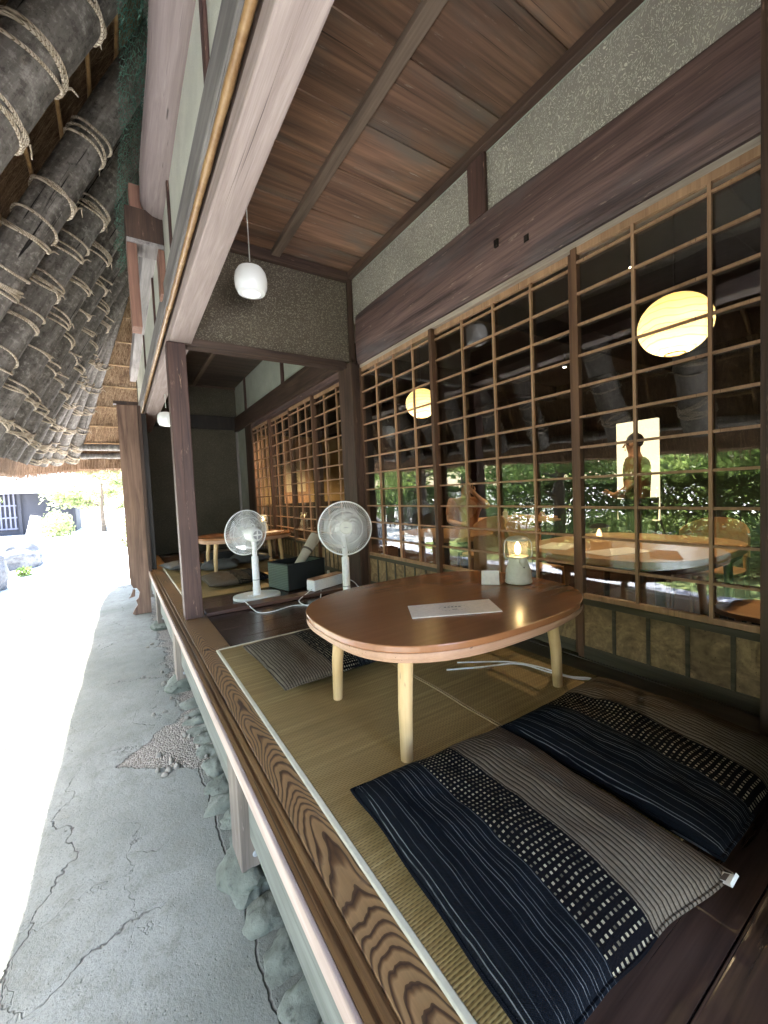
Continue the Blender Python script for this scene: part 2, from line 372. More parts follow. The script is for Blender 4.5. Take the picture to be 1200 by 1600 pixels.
def pebble(name, cols, sc):
    g = G(name)
    cc = g.vor(g.obj, sc, 'F1', 'Color'); d = g.vor(g.obj, sc)
    c = g.ramp(g.n('SeparateXYZ', {0: cc}).outputs[0], [(0, cols[0]), (1, cols[1])])
    c = g.mix(g.smooth(d, .4, .8), c, tuple(x * .5 for x in cols[0]))
    return g.bsdf(c, .9, g.bump(d, -.8, .02))
M['gravel'] = pebble('pale_gravel', ((.20, .22, .26), (.32, .34, .39)), 28)
M['sand'] = pebble('pale_yard', ((.58, .58, .57), (.74, .74, .73)), 22)
def rock(name, a, b):
    g = G(name)
    n1 = g.noise(g.obj, 5, 6, .65); n2 = g.noise(g.obj, 30, 4)
    c = g.ramp(n1, [(.3, a), (.7, b)])
    c = g.mix(g.smooth(n2, .55, .75), c, tuple(x * .6 for x in a))
    return g.bsdf(c, .85, g.bump(g.math('ADD', n1, g.math('MULTIPLY', n2, .3)), .7, .02), Specular_IOR_Level=.25)
M['chip'] = plain('concrete_chip', (.22, .205, .175), .9)
M['seam'] = plain('tan_seam_cord', (.30, .21, .10), .8)
M['stone'] = rock('river_stone', (.075, .083, .068), (.17, .185, .155))
M['rock'] = rock('garden_rock', (.06, .066, .08), (.16, .168, .185))
M['moss'] = None
def mossm():
    g = G('moss_ground'); n1 = g.noise(g.obj, 3, 6, .7); n2 = g.noise(g.obj, 60, 3)
    c = g.ramp(n1, [(.3, (.08, .12, .04)), (.6, (.16, .2, .07)), (.8, (.22, .24, .11))])
    return g.bsdf(c, .95, g.bump(n2, .9, .03), Specular_IOR_Level=.1)
M['moss'] = mossm()
def leaf(name, a, b, tr=.35):
    g = G(name)
    c = g.ramp(g.noise(g.obj, 3.5, 3), [(.3, a), (.7, b)])
    d = g.n('BsdfDiffuse', {'Color': c}).outputs[0]; t = g.n('BsdfTranslucent', {'Color': c}).outputs[0]
    s = g.n('BsdfGlossy', {'Color': (.6, .6, .6), 'Roughness': .5}).outputs[0]
    x = g.n('MixShader', {0: tr, 1: d, 2: t}).outputs[0]
    return g.surf(g.n('MixShader', {0: .03, 1: x, 2: s}).outputs[0])
M['leafd'] = leaf('dark_hedge_leaf', (.045, .085, .025), (.10, .155, .05))
M['leafm'] = leaf('mid_green_leaf', (.08, .145, .04), (.16, .24, .07))
M['leafglare'] = leaf('glare_pale_leaf', (.20, .25, .11), (.32, .36, .19), .5)  # leaf colour lightened to carry the glare of the overexposed yard
M['leafy'] = leaf('bright_maple_leaf', (.14, .22, .06), (.26, .33, .10), .5)
M['bark'] = wood('tree_bark', (.14, .11, .085), (.045, .035, .028), 'Z', rough=.9, bump=.9)
def net():
    g = G('green_netting')
    v = g.vor(g.map(g.obj, (38, 38, 38)), 1., 'DISTANCE_TO_EDGE')
    k = g.math('SUBTRACT', 1., g.smooth(v, .05, .09))
    d = g.n('BsdfDiffuse', {'Color': (.15, .28, .22, 1)}).outputs[0]
    return g.surf(g.n('MixShader', {0: g.math('ADD', .12, g.math('MULTIPLY', k, .8)), 1: g.n('BsdfTransparent').outputs[0], 2: d}).outputs[0])
M['net'] = net()
def basketm():
    g = G('green_black_weave'); x, y, z = g.xyz(g.obj)
    s1 = g.math('SINE', g.math('MULTIPLY', g.math('ADD', g.math('MULTIPLY', y, 1.), z), 190.)); s2 = g.math('SINE', g.math('MULTIPLY', g.math('SUBTRACT', y, z), 190.))
    m = g.math('MULTIPLY', s1, s2)
    c = g.mix(g.smooth(m, -.3, .3), (.03, .045, .036), (.11, .145, .11))
    return g.bsdf(c, .7, g.bump(m, .5, .004))
M['basket'] = basketm()
M['basketcloth'] = plain('dark_green_cloth', (.005, .008, .009), .8)
M['rolltex'] = plain('cream_cloth_roll', (.48, .44, .36), .9)
M['slatblue'] = plain('blue_slat', (.10, .105, .15), .8)
M['roof_tile'] = plain('pale_roof_tile', (.5, .5, .5), .7)
M['bluewood'] = plain('blue_grey_timber', (.022, .024, .036), .8)
M['skin'] = plain('skin', (.5, .28, .18), .6)
M['hair'] = plain('black_hair', (.012, .01, .01), .6)
M['shirtd'] = plain('dark_brown_shirt', (.16, .075, .035), .9)
M['shirtr'] = plain('rust_shirt', (.35, .15, .07), .9)
M['pants'] = plain('dark_trousers', (.02, .02, .024), .9)
M['scrollmount'] = plain('orange_brown_silk', (.42, .24, .14), .8)
M['scrollpaper'] = plain('cream_scroll_paper', (.62, .52, .36), .8)

# ------------------------------------------------------------------ mesh helpers
class MB:
    def __init__(s): s.v = []; s.f = []; s.mi = []; s.cur = 0
    def add(s, vs, fs, mi=None):
        o = len(s.v); s.v += [tuple(p) for p in vs]
        for f in fs: s.f.append(tuple(i + o for i in f)); s.mi.append(s.cur if mi is None else mi)
    def box(s, x0, x1, y0, y1, z0, z1, mi=None, T=None):
        vs = [Vector((x, y, z)) for z in (z0, z1) for y in (y0, y1) for x in (x0, x1)]
        if T: vs = [T @ v for v in vs]
        s.add(vs, [(0, 2, 3, 1), (4, 5, 7, 6), (0, 1, 5, 4), (2, 6, 7, 3), (0, 4, 6, 2), (1, 3, 7, 5)], mi); return s
    def tube(s, pts, r, n=8, closed=False, mi=None, flat=1.):
        pts = [Vector(p) for p in pts]; k = len(pts)
        rs = r if isinstance(r, (list, tuple)) else [r] * k
        vs = []; up = None
        for i, p in enumerate(pts):
            a = pts[(i - 1) % k] if (closed or i) else p
            b = pts[(i + 1) % k] if (closed or i < k - 1) else p
            t = (b - a).normalized()
            if up is None: up = t.orthogonal().normalized()
            up = (up - t * up.dot(t)); up = up.normalized() if up.length > 1e-6 else t.orthogonal().normalized()
            w = t.cross(up)
            for j in range(n):
                q = 2 * PI * j / n
                vs.append(p + rs[i] * (math.cos(q) * up + flat * math.sin(q) * w))
        fs = []
        for i in range(k if closed else k - 1):
            for j in range(n):
                a = i * n + j; b = i * n + (j + 1) % n; i2 = (i + 1) % k
                fs.append((a, b, i2 * n + (j + 1) % n, i2 * n + j))
        if not closed: fs += [tuple(reversed(range(n))), tuple((k - 1) * n + j for j in range(n))]
        s.add(vs, fs, mi); return s
    def lathe(s, prof, n=32, T=None, mi=None, cap=True):
        vs = []
        for r, z in prof:
            for j in range(n):
                q = 2 * PI * j / n; v = Vector((r * math.cos(q), r * math.sin(q), z)); vs.append(T @ v if T else v)
        fs = []
        for i in range(len(prof) - 1):
            for j in range(n): fs.append((i * n + j, i * n + (j + 1) % n, (i + 1) * n + (j + 1) % n, (i + 1) * n + j))
        if cap: fs += [tuple(reversed(range(n))), tuple((len(prof) - 1) * n + j for j in range(n))]
        s.add(vs, fs, mi); return s
    def prism(s, poly, z0, z1, T=None, mi=None):
        n = len(poly); vs = [Vector((x, y, z)) for z in (z0, z1) for x, y in poly]
        if T: vs = [T @ v for v in vs]
        fs = [tuple(reversed(range(n))), tuple(range(n, 2 * n))] + [(i, (i + 1) % n, n + (i + 1) % n, n + i) for i in range(n)]
        s.add(vs, fs, mi); return s
    def quad(s, a, b, c, d, mi=None): s.add([a, b, c, d], [(0, 1, 2, 3)], mi); return s
    def build(s, name, mats, parent=None, smooth=False, bevel=0., seg=2):
        me = bpy.data.meshes.new(name); me.from_pydata(s.v, [], s.f)
        mats = mats if isinstance(mats, (list, tuple)) else [mats]
        for m in mats: me.materials.append(m)
        if len(mats) > 1: me.polygons.foreach_set('material_index', s.mi)
        if smooth:
            me.polygons.foreach_set('use_smooth', [True] * len(me.polygons))
            if hasattr(me, 'set_sharp_from_angle'): me.set_sharp_from_angle(angle=rad(40))
        me.update()
        o = bpy.data.objects.new(name, me); col.objects.link(o)
        if parent is not None: adopt(o, parent)
        if bevel:
            b = o.modifiers.new('bevel', 'BEVEL'); b.width = bevel; b.segments = seg; b.limit_method = 'ANGLE'; b.angle_limit = rad(50)
        return o
def adopt(o, p):
    o.parent = p; w = Matrix.Identity(4); q = p
    while q is not None:
        w = q.matrix_basis @ w if q.parent is None else q.matrix_parent_inverse @ q.matrix_basis @ w
        q = q.parent
    o.matrix_parent_inverse = w.inverted()
def tag(o, label, cat, group=None, kind=None):
    o['label'] = label; o['category'] = cat
    if group: o['group'] = group
    if kind: o['kind'] = kind
    return o
def thing(name, label, cat, loc=(0, 0, 0), group=None):
    o = bpy.data.objects.new(name, None); col.objects.link(o); o.location = loc; o.empty_display_size = .1
    return tag(o, label, cat, group)
def struct(o): o['kind'] = 'structure'; return o
def child(mb, name, mats, parent, **kw): return mb.build(name, mats, parent, **kw)
def kids(o): return [c for c in list(o.children)]
def copy_tree(o, parent=None):
    c = o.copy(); col.objects.link(c)
    if parent is not None:
        c.parent = parent; c.matrix_parent_inverse = o.matrix_parent_inverse.copy()
    for ch in kids(o): copy_tree(ch, c)
    return c
def lookT(loc, zdir, up=(0, 0, 1)):
    z = Vector(zdir).normalized(); x = Vector(up).cross(z)
    x = x.normalized() if x.length > 1e-6 else Vector((1, 0, 0)); y = z.cross(x)
    m = Matrix((x, y, z)).transposed().to_4x4(); m.translation = Vector(loc); return m
GZ = -.55
# ------------------------------------------------------------------ camera (solved from the vanishing points)
F_PX = 638.
rx, ry_, rz_ = (.83654174, -.54610813, -.04431508), (-.0639987, -.01706588, -.99780405), (.54415263, .83754084, -.04922653)
cam = bpy.data.cameras.new('camera'); co = bpy.data.objects.new('camera', cam); col.objects.link(co)
cam.sensor_fit = 'VERTICAL'; cam.sensor_height = 36.; cam.sensor_width = 27.; cam.lens = F_PX / 1600 * 36.
cam.clip_start = .02; cam.clip_end = 2000
bx_ = Vector(rx).normalized(); bz_ = -Vector(rz_); bz_ = (bz_ - bx_ * bz_.dot(bx_)).normalized(); by_ = bz_.cross(bx_)
mw = Matrix((bx_, by_, bz_)).transposed().to_4x4(); mw.translation = Vector((0, 0, .9)); co.matrix_world = mw
scn.camera = co
# ------------------------------------------------------------------ light
sd = Vector((-.55, .08, .90)).normalized()
sun = bpy.data.lights.new('sun', 'SUN'); so = bpy.data.objects.new('sun', sun); col.objects.link(so)
sun.energy = 4.6; sun.angle = rad(.5); sun.color = (1., .95, .88)
so.rotation_euler = sd.to_track_quat('Z', 'Y').to_euler()
w = bpy.data.worlds.new('World'); scn.world = w; w.use_nodes = True
nt = w.node_tree; bg = nt.nodes['Background']; sky = nt.nodes.new('ShaderNodeTexSky')
sky.sky_type = 'NISHITA'; sky.sun_disc = False; sky.sun_elevation = math.asin(sd.z); sky.sun_rotation = math.atan2(sd.x, sd.y)
sky.air_density = 1.2; sky.dust_density = 2.5
nt.links.new(sky.outputs[0], bg.inputs[0]); bg.inputs[1].default_value = .15
vs = scn.view_settings; vs.view_transform = 'Standard'; vs.look = 'None'; vs.gamma = 1; vs.exposure = 4.15
try:
    cy = scn.cycles; cy.max_bounces = 14; cy.diffuse_bounces = 8; cy.glossy_bounces = 6; cy.transparent_max_bounces = 40
    cy.sample_clamp_indirect = 6; cy.use_denoising = True; cy.caustics_reflective = False; cy.caustics_refractive = False
except Exception: pass

# ------------------------------------------------------------------ ground
def sheet(name, x0, x1, y0, y1, z, mat, nx=1, ny=1, amp=0, fs=1.):
    b = MB(); vs_ = []
    for j in range(ny + 1):
        for i in range(nx + 1):
            x = x0 + (x1 - x0) * i / nx; y = y0 + (y1 - y0) * j / ny
            vs_.append((x, y, z + (amp * noise.fractal(Vector((x * fs, y * fs, 3.1)), .8, 2., 4) if amp else 0)))
    b.add(vs_, [(j * (nx + 1) + i, j * (nx + 1) + i + 1, (j + 1) * (nx + 1) + i + 1, (j + 1) * (nx + 1) + i) for j in range(ny) for i in range(nx)])
    return struct(b.build(name, mat, smooth=amp > 0))
sheet('ground', -220, 220, -220, 260, GZ - .02, M['sand'])
sheet('concrete_path', -1.25, 2.05, -5, 8.6, GZ, M['concrete'], 100, 300, .006, 2.5)
sheet('gravel_strip', -2.6, -1.25, -9, 8.8, GZ - .012, M['gravel'])
b = MB(); nx, ny = 40, 70; vv = []
for j in range(ny + 1):
    for i in range(nx + 1):
        x = -16 + 13.7 * i / nx; y = -10 + 19 * j / ny
        e = min(i / 3., (nx - i) / 3., j / 3., (ny - j) / 3., 1.)
        x2 = x + .25 * math.sin(y * 1.1) * (i > nx - 8)
        vv.append((x2, y, GZ - .02 + e * (.07 + .12 * noise.fractal(Vector((x * .5, y * .5, 1.)), .8, 2., 3))))
b.add(vv, [(j * (nx + 1) + i, j * (nx + 1) + i + 1, (j + 1) * (nx + 1) + i + 1, (j + 1) * (nx + 1) + i) for j in range(ny) for i in range(nx)])
struct(b.build('moss_bed', M['moss'], smooth=True))

# ------------------------------------------------------------------ deck
deck = thing('veranda_deck', 'raised dark timber veranda deck with a bold grained edge board', 'veranda')
Y0, Y1 = -1.2, 8.0
b = MB(); b.box(.282, .294, Y0, Y1, -.058, -.001); child(b, 'fascia_strip', M['fascia'], deck, bevel=.003)
b = MB()
prof = [(.2945, -.06), (.2945, 0), (.309, 0), (.311, -.008), (.322, -.008), (.324, .001), (.336, .001), (.338, -.006), (.346, -.006), (.346, -.06)]
n = len(prof); ys = (Y0, Y1)
b.add([(x, y, z) for y in ys for x, z in prof], [tuple(range(n)), tuple(reversed(range(n, 2 * n)))] + [(i, n + i, n + (i + 1) % n, (i + 1) % n) for i in range(n)])
child(b, 'grooved_rail', M['rail'], deck)
for (a, c) in ((Y0, 2.62), (2.626, Y1)):
    b = MB(); b.box(.347, .52, a, c, -.045, 0); child(b, 'edge_board', M['zelk'], deck, bevel=.002)
yb = Y0
while yb < Y1 - .05:
    wd = U(.19, .26); b = MB(); b.box(.5215, 1.80, yb + .0015, min(yb + wd, Y1) - .0015, -.045, -.002 + U(-.001, .001)); child(b, 'floorboard', M['floor'], deck, bevel=.0015); yb += wd
b = MB(); b.box(.333, .412, Y0, Y1, -.37, -.12); child(b, 'sleeper_beam', M['base'], deck, bevel=.006)
for yl in (-.35, 1.60, 3.55, 5.35, 6.9):
    b = MB(); b.box(.296, .344 + .06, yl - .075, yl + .075, -.485, -.062); lg = child(b, 'leg', M['leg'], deck, bevel=.005)
    b2 = MB(); b2.lathe([(.002, 0), (.011, 0), (.013, .003), (.008, .005), (.002, .005)], 12, lookT((.35, yl - .0755, -.43), (0, -1, 0))); child(b2, 'bolt', M['greyclear'], lg)
sill = MB(); sill.box(1.805, 2.06, .35, 3.27, -.04, .006); sill.box(1.93, 1.938, .44, 3.27, .006, .012)
tag(sill.build('door_sill', M['sill'], bevel=.004), 'dark green brown floor track board under the near glass doors', 'sill')
sill = MB(); sill.box(1.805, 2.06, 3.56, 7.3, -.04, .006)
tag(sill.build('door_sill', M['sill'], bevel=.004), 'dark floor track board under the far lattice doors', 'sill')
b = MB(); b.box(.52, 1.93, 3.36, 3.50, 0.0, .028); tag(b.build('threshold', M['step'], bevel=.004), 'low red brown threshold board crossing the deck behind the fans', 'threshold')
# river stones along the base
def blob(c, r, seed, sub=3, amp=.25, flat=1.):
    import bmesh
    bm = bmesh.new(); bmesh.ops.create_icosphere(bm, subdivisions=sub, radius=1.)
    for v in bm.verts:
        k = 1 + amp * noise.fractal(v.co * 1.1 + Vector((seed * 7.3, seed, 0)), .9, 2., 3)
        v.co = Vector((v.co.x * r[0] * k + c[0], v.co.y * r[1] * k + c[1], v.co.z * r[2] * k + c[2]))
    m = MB(); bm.verts.ensure_lookup_table(); m.add([v.co[:] for v in bm.verts], [[v.index for v in f.verts] for f in bm.faces]); bm.free(); return m
yy = .35; i = 0
names = []
while yy < 3.2:
    ln = U(.11, .19); big = abs(yy + ln / 2 - 1.6) < .12
    if not big:
        names.append((yy + ln / 2, ln))
    yy += ln * .97
stl = []
for k, (yc, ln) in enumerate(names):
    m = blob((U(.35, .38), yc, GZ - .022), (U(.075, .11), ln * .56, U(.04, .058)), k + 3, 4, .35)
    o = m.build('foundation_stone', M['stone'], smooth=True); stl.append(o)
    tag(o, 'grey green river stone set in the row along the foot of the deck', 'stone', 'river stones along the deck foot')
m = blob((.335, 1.60, GZ + .005), (.11, .15, .062), 91, 4, .3); tag(m.build('footing_stone', M['stone'], smooth=True), 'flat footing stone carrying the nearest deck leg', 'stone')
for k, yl in enumerate((3.55, 5.35)):
    m = blob((.33, yl, GZ + .01), (.12, .14, .07), 95 + k); tag(m.build('footing_stone', M['stone'], smooth=True), ('footing stone under the second deck leg, beside the crumbled floor', 'footing stone under the deck leg nearest the carved plank')[k], 'stone')
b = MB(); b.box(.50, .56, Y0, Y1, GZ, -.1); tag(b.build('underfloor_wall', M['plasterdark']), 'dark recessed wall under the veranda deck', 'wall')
# loose rubble by the patch
for k in range(26):
    t = R(); m = blob((.08 + .30 * R(), 2.36 + .45 * R() + (2.2 * R() if k > 14 else 0), GZ + .004), tuple(U(.008, .022) for _ in range(3)), k + 200, 2)
    tag(m.build('rubble_chip', M['chip'], smooth=True), 'loose stone chip lying on the crumbled floor beside the deck', 'stone', 'loose chips on the crumbled floor')

# ------------------------------------------------------------------ posts, beams, walls
def bpost(name, x0, x1, y0, y1, z0, z1, mat, label, cat='post', bevel=.006):
    b = MB(); b.box(x0, x1, y0, y1, z0, z1); return tag(b.build(name, mat, bevel=bevel), label, cat)
bpost('post', .37, .497, 3.37, 3.49, 0.002, 2.068, M['post'], 'worn red brown post standing at the deck edge before the far bay')
bpost('post', 1.855, 1.985, 3.30, 3.555, 0.002, 2.095, M['dark'], 'dark corner post between the two runs of glass doors')
bpost('post', 1.80, 1.955, .28, .459, 0.002, 3.0, M['dark'], 'dark post at the near end of the glass doors')
b = MB(); ysn = [Y0, .5, 1.4, 2.4, 3.4, 5., 8.]; xr = [.500, .508, .513, .526, .541, .545, .547]
b.add([q for y, x in zip(ysn, xr) for q in ((.39, y, 2.07), (x, y, 2.07), (x, y, 2.16), (.39, y, 2.16))], [(i * 4 + j, (i + 1) * 4 + j, (i + 1) * 4 + (j + 1) % 4, i * 4 + (j + 1) % 4) for i in range(6) for j in range(4)] + [(0, 1, 2, 3), (27, 26, 25, 24)]); tag(b.build('front_beam', M['keta'], bevel=.008), 'long pinkish weathered beam along the veranda front', 'beam')
fw = thing('front_wall', 'pale green plaster wall strip above the front beam', 'wall', (.42, 3, 2.2))
b = MB(); b.box(.40, .50, Y0, 8.0, 2.161, 2.28); child(b, 'dark_recess_board', M['darkY'], fw)
b = MB(); b.box(.372, .46, Y0, 8.0, 2.281, 2.465); child(b, 'grey_rail', M['greywood'], fw, bevel=.01)
b = MB(); b.box(.395, .50, Y0, 8.0, 2.466, 4.7); child(b, 'plaster_panel', M['plasterout'], fw)
for ys_, w_ in ((1.66, .055), (2.9, .03), (4.22, .035), (5.7, .03)):
    b = MB(); b.box(.378, .394, ys_, ys_ + w_, 2.466, 2.90); child(b, 'wall_strut', M['post'], fw, bevel=.002)
b = MB(); ptsl = [(.37 + .01 * math.sin(y * 2.1), y, 3.02 + .015 * math.sin(y * 1.3)) for y in [Y0 + .35 * i for i in range(14)]]
b.tube(ptsl, [.115 + .008 * math.sin(i * 1.7) for i in range(14)], 16); child(b, 'wall_plate_log', M['keta'], fw, smooth=True)
b = MB(); b.box(.30, .45, 3.35, 8., 2.91, 3.1); child(b, 'wall_plate_beam', M['greywood'], fw, bevel=.01)
for k, (x, z, y0_, y1_) in enumerate(((.375, 2.19, Y0, 3.1), (.372, 2.192, 3.11, 5.4), (.376, 2.19, 5.41, 8.))):
    b = MB(); nseg = int((y1_ - y0_) / .09); pts = []; rs = []
    for i in range(nseg + 1):
        y = y0_ + (y1_ - y0_) * i / nseg; pts.append((x, y, z)); rs.append(.0145 if i % 4 else .0165)
    b.tube(pts, rs, 12); tag(b.build('bamboo_rail', M['bamboo'], smooth=True), ('bamboo rail above the front beam, nearest length', 'bamboo rail above the front beam, middle length over the post', 'bamboo rail above the front beam, far length ending at the plank')[k], 'bamboo rail', 'bamboo rails on the front beam')
# bracket frame under the eave
br = thing('eave_bracket', 'wooden bracket frame with a block head under the thatch', 'bracket', (.28, 3.5, 2.2))
b = MB(); b.box(.165, .395, 3.32, 3.50, 2.72, 2.93); child(b, 'head_block', M['dark'], br, bevel=.004)
b = MB(); b.box(.165, .395, 3.32, 3.50, 2.69, 2.7185); child(b, 'pale_sole', M['greywood'], br, bevel=.003)
b = MB(); b.box(.165, .225, 3.33, 3.47, 2.12, 2.689); child(b, 'side_board', M['reddish'], br, bevel=.003)
b = MB(); b.box(.355, .394, 3.33, 3.47, 2.38, 2.689); child(b, 'side_board', M['reddish'], br, bevel=.003)
b = MB(); b.box(.20, .28, 3.36, 3.46, 2.931, 3.11); child(b, 'stub', M['reddish'], br, bevel=.003)
# carved plank at the shutter box end, shutter box walls
pl = thing('carved_end_plank', 'tall brown plank with scroll cut foot at the far end of the veranda', 'plank', (.18, 6.2, GZ))
pts = [(.065, 2.15), (.065, -.05), (.075, -.14), (.10, -.20), (.135, -.20), (.165, -.26), (.15, -.33), (.12, -.36), (.135, -.42), (.10, -.47), (.07, -.53), (.10, -.548), (.285, -.548), (.285, 2.15)]
T = Matrix(((1, 0, 0, 0), (0, 0, 1, 6.16), (0, 1, 0, 0), (0, 0, 0, 1)))
b = MB(); b.prism(pts, 0, .04, T); child(b, 'board', M['plank'], pl, bevel=.003)
b = MB(); b.box(.03, .30, 6.14, 6.23, 2.151, 2.19); child(b, 'cap', M['dark'], pl, bevel=.003)
b = MB(); b.box(.286, .325, 6.15, 6.24, -.05, 2.15); child(b, 'edge_strip', M['dark'], pl, bevel=.003)
b = MB(); b.prism([(-.03, 0), (.05, .02), (.06, .11), (.03, .12), (.02, .08), (0, .03)], 0, .03, Matrix(((1, 0, 0, .07), (0, 0, 1, 6.65), (0, 1, 0, -.42), (0, 0, 0, 1)))); child(b, 'foot_scroll', M['plank'], pl)
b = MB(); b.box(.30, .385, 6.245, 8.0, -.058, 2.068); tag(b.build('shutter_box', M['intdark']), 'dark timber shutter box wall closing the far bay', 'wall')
# transverse wall between the bays
tw = thing('cross_wall', 'brown straw flecked plaster wall hanging over the cross lintel', 'wall', (1.2, 3.43, 2.1))
b = MB(); b.box(.498, 1.854, 3.375, 3.485, 2.058, 2.118); child(b, 'lintel', M['darkX'], tw, bevel=.004)
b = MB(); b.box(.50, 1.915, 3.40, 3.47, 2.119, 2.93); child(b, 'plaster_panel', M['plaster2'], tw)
b = MB(); b.box(.548, 1.895, 3.355, 3.399, 2.84, 2.925); child(b, 'cornice', M['darkX'], tw, bevel=.004)
b = MB(); b.box(1.896, 1.944, 3.365, 3.399, 2.10, 2.925); child(b, 'corner_strip', M['dark'], tw, bevel=.002)
b = MB(); b.box(1.0, 1.95, .06, .12, -.002, 2.93); tag(b.build('unseen_shade_wall', M['plasterdark']), 'unseen dark cross wall added to darken the near end of the bay', 'wall')  # out of view, put here to keep light off the near corner
# window wall over the near doors
ww = thing('window_wall', 'grey straw flecked plaster wall above the near glass doors', 'wall', (1.98, 1.9, 2.1))
b = MB(); b.box(1.945, 2.06, .442, 3.298, 2.045, 2.078); child(b, 'door_track', M['kamoi'], ww, bevel=.003)
b = MB(); ysn = [.442 + i * (3.298 - .442) / 24 for i in range(25)]
vs_ = []
for i, y in enumerate(ysn):
    t1 = 2.487 + .04 * min(1, max(0, (y - .5) / 1.2)) + .006 * math.sin(y * 5); b1 = 2.08
    for (x, z) in ((1.918, b1 + .035), (1.912, b1 + .20), (1.925, t1 - .02), (1.938, t1), (2.06, t1), (2.06, b1), (1.932, b1)):
        vs_.append((x + .004 * noise.noise(Vector((y * 3, z * 3, 0))), y, z))
fs_ = [(i * 7 + j, i * 7 + (j + 1) % 7, (i + 1) * 7 + (j + 1) % 7, (i + 1) * 7 + j) for i in range(24) for j in range(7)] + [tuple(range(7)), tuple(reversed(range(168, 175)))]
b.add(vs_, fs_); child(b, 'great_beam', M['lintel'], ww, smooth=True)
b = MB(); b.box(1.922, 1.9115, 1.42, 1.45, 2.20, 2.235); b.box(1.9, 1.925, 1.62, 1.645, 2.27, 2.31); child(b, 'peg', M['intdark'], ww)
b = MB(); b.box(1.95, 2.05, .442, 3.40, 2.47, 2.93); child(b, 'plaster_panel', M['plaster'], ww)
b = MB(); b.box(1.925, 1.949, 1.72, 1.86, 2.528, 2.868); child(b, 'wall_strut', M['post'], ww, bevel=.003)
b = MB(); b.box(1.895, 1.985, .06, 3.40, 2.869, 2.925); child(b, 'cornice', M['darkY'], ww, bevel=.005)
b = MB(); b.box(1.945, 1.9485, .45, 3.35, 2.862, 2.869); child(b, 'pale_bead', M['plastergreen'], ww)
# ceiling of the near bay
ce = thing('board_ceiling', 'red brown board ceiling of the near bay with a long batten', 'ceiling', (1.2, 1.8, 2.93))
seams = [-1.2, -.8, -.42, -.03, .36, .78, 1.19, 1.60, 2.0, 2.35, 2.77, 3.13, 3.40]
for i in range(len(seams) - 1):
    b = MB(); tl = .012
    y0_, y1_ = seams[i] - .02, seams[i + 1]
    b.add([(x, y, z) for x in (.50, 1.949) for (y, z) in ((y0_, 2.926), (y1_, 2.926 + .011), (y1_, 2.945), (y0_, 2.937))], [(0, 1, 2, 3), (7, 6, 5, 4), (0, 4, 5, 1), (1, 5, 6, 2), (2, 6, 7, 3), (3, 7, 4, 0)])
    child(b, 'ceiling_board', M['ceil'], ce)
b = MB(); b.box(1.185, 1.258, -1.2, 3.399, 2.885, 2.9255); child(b, 'batten', M['batten'], ce, bevel=.004)
b = MB(); b.box(.548, .60, -1.2, 3.354, 2.80, 2.925); child(b, 'wall_batten', M['darkY'], ce, bevel=.004)
# far bay
fb = thing('far_bay_wall', 'grey green plaster side wall over the far lattice doors', 'wall', (1.98, 5.5, 2.1))
b = MB(); b.box(1.95, 2.05, 3.49, 7.9, 2.37, 2.94); child(b, 'plaster_panel', M['plastergreen'], fb)
b = MB(); b.box(1.95, 2.05, 7.27, 7.9, 0.007, 2.36); child(b, 'plaster_strip', M['plastergreen'], fb)
b = MB(); b.box(1.90, 2.06, 3.556, 7.9, 2.125, 2.385); child(b, 'great_beam', M['darkY'], fb, bevel=.006)
b = MB(); b.box(1.935, 2.06, 3.556, 7.1, 2.055, 2.124); child(b, 'door_track', M['lintel'], fb, bevel=.003)
for y_, w_ in ((7.14, .09), (5.27, .10)):
    b = MB(); b.box(1.93, 1.949, y_, y_ + w_, 2.386, 2.94); child(b, 'wall_strut', M['post'], fb, bevel=.003)
b = MB(); b.box(1.925, 2.06, 6.90, 7.27, 0.007, 2.124); child(b, 'jamb', M['dark'], fb, bevel=.004)
fe = thing('far_end_wall', 'dark straw flecked plaster wall at the far end of the veranda', 'wall', (1.1, 7.95, 0))
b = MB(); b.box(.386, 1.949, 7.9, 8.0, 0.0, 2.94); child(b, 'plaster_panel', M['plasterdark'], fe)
b = MB(); b.box(.386, 1.949, 7.84, 7.899, 2.16, 2.40); child(b, 'tie_beam', M['intdark'], fe, bevel=.004)
b = MB(); b.box(1.915, 1.949, 7.86, 7.899, .0, 2.155); child(b, 'corner_strip', M['greywoodZ'], fe)
b = MB(); b.box(.386, 1.949, 7.87, 7.899, 2.90, 2.939); child(b, 'cornice', M['darkX'], fe)
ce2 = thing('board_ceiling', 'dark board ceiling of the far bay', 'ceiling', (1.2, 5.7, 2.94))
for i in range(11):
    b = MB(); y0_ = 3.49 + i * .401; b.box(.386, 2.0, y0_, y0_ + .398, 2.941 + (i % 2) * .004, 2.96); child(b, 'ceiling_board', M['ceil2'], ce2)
b = MB(); b.box(1.21, 1.27, 3.49, 7.9, 2.905, 2.9405); child(b, 'batten', M['batten'], ce2)

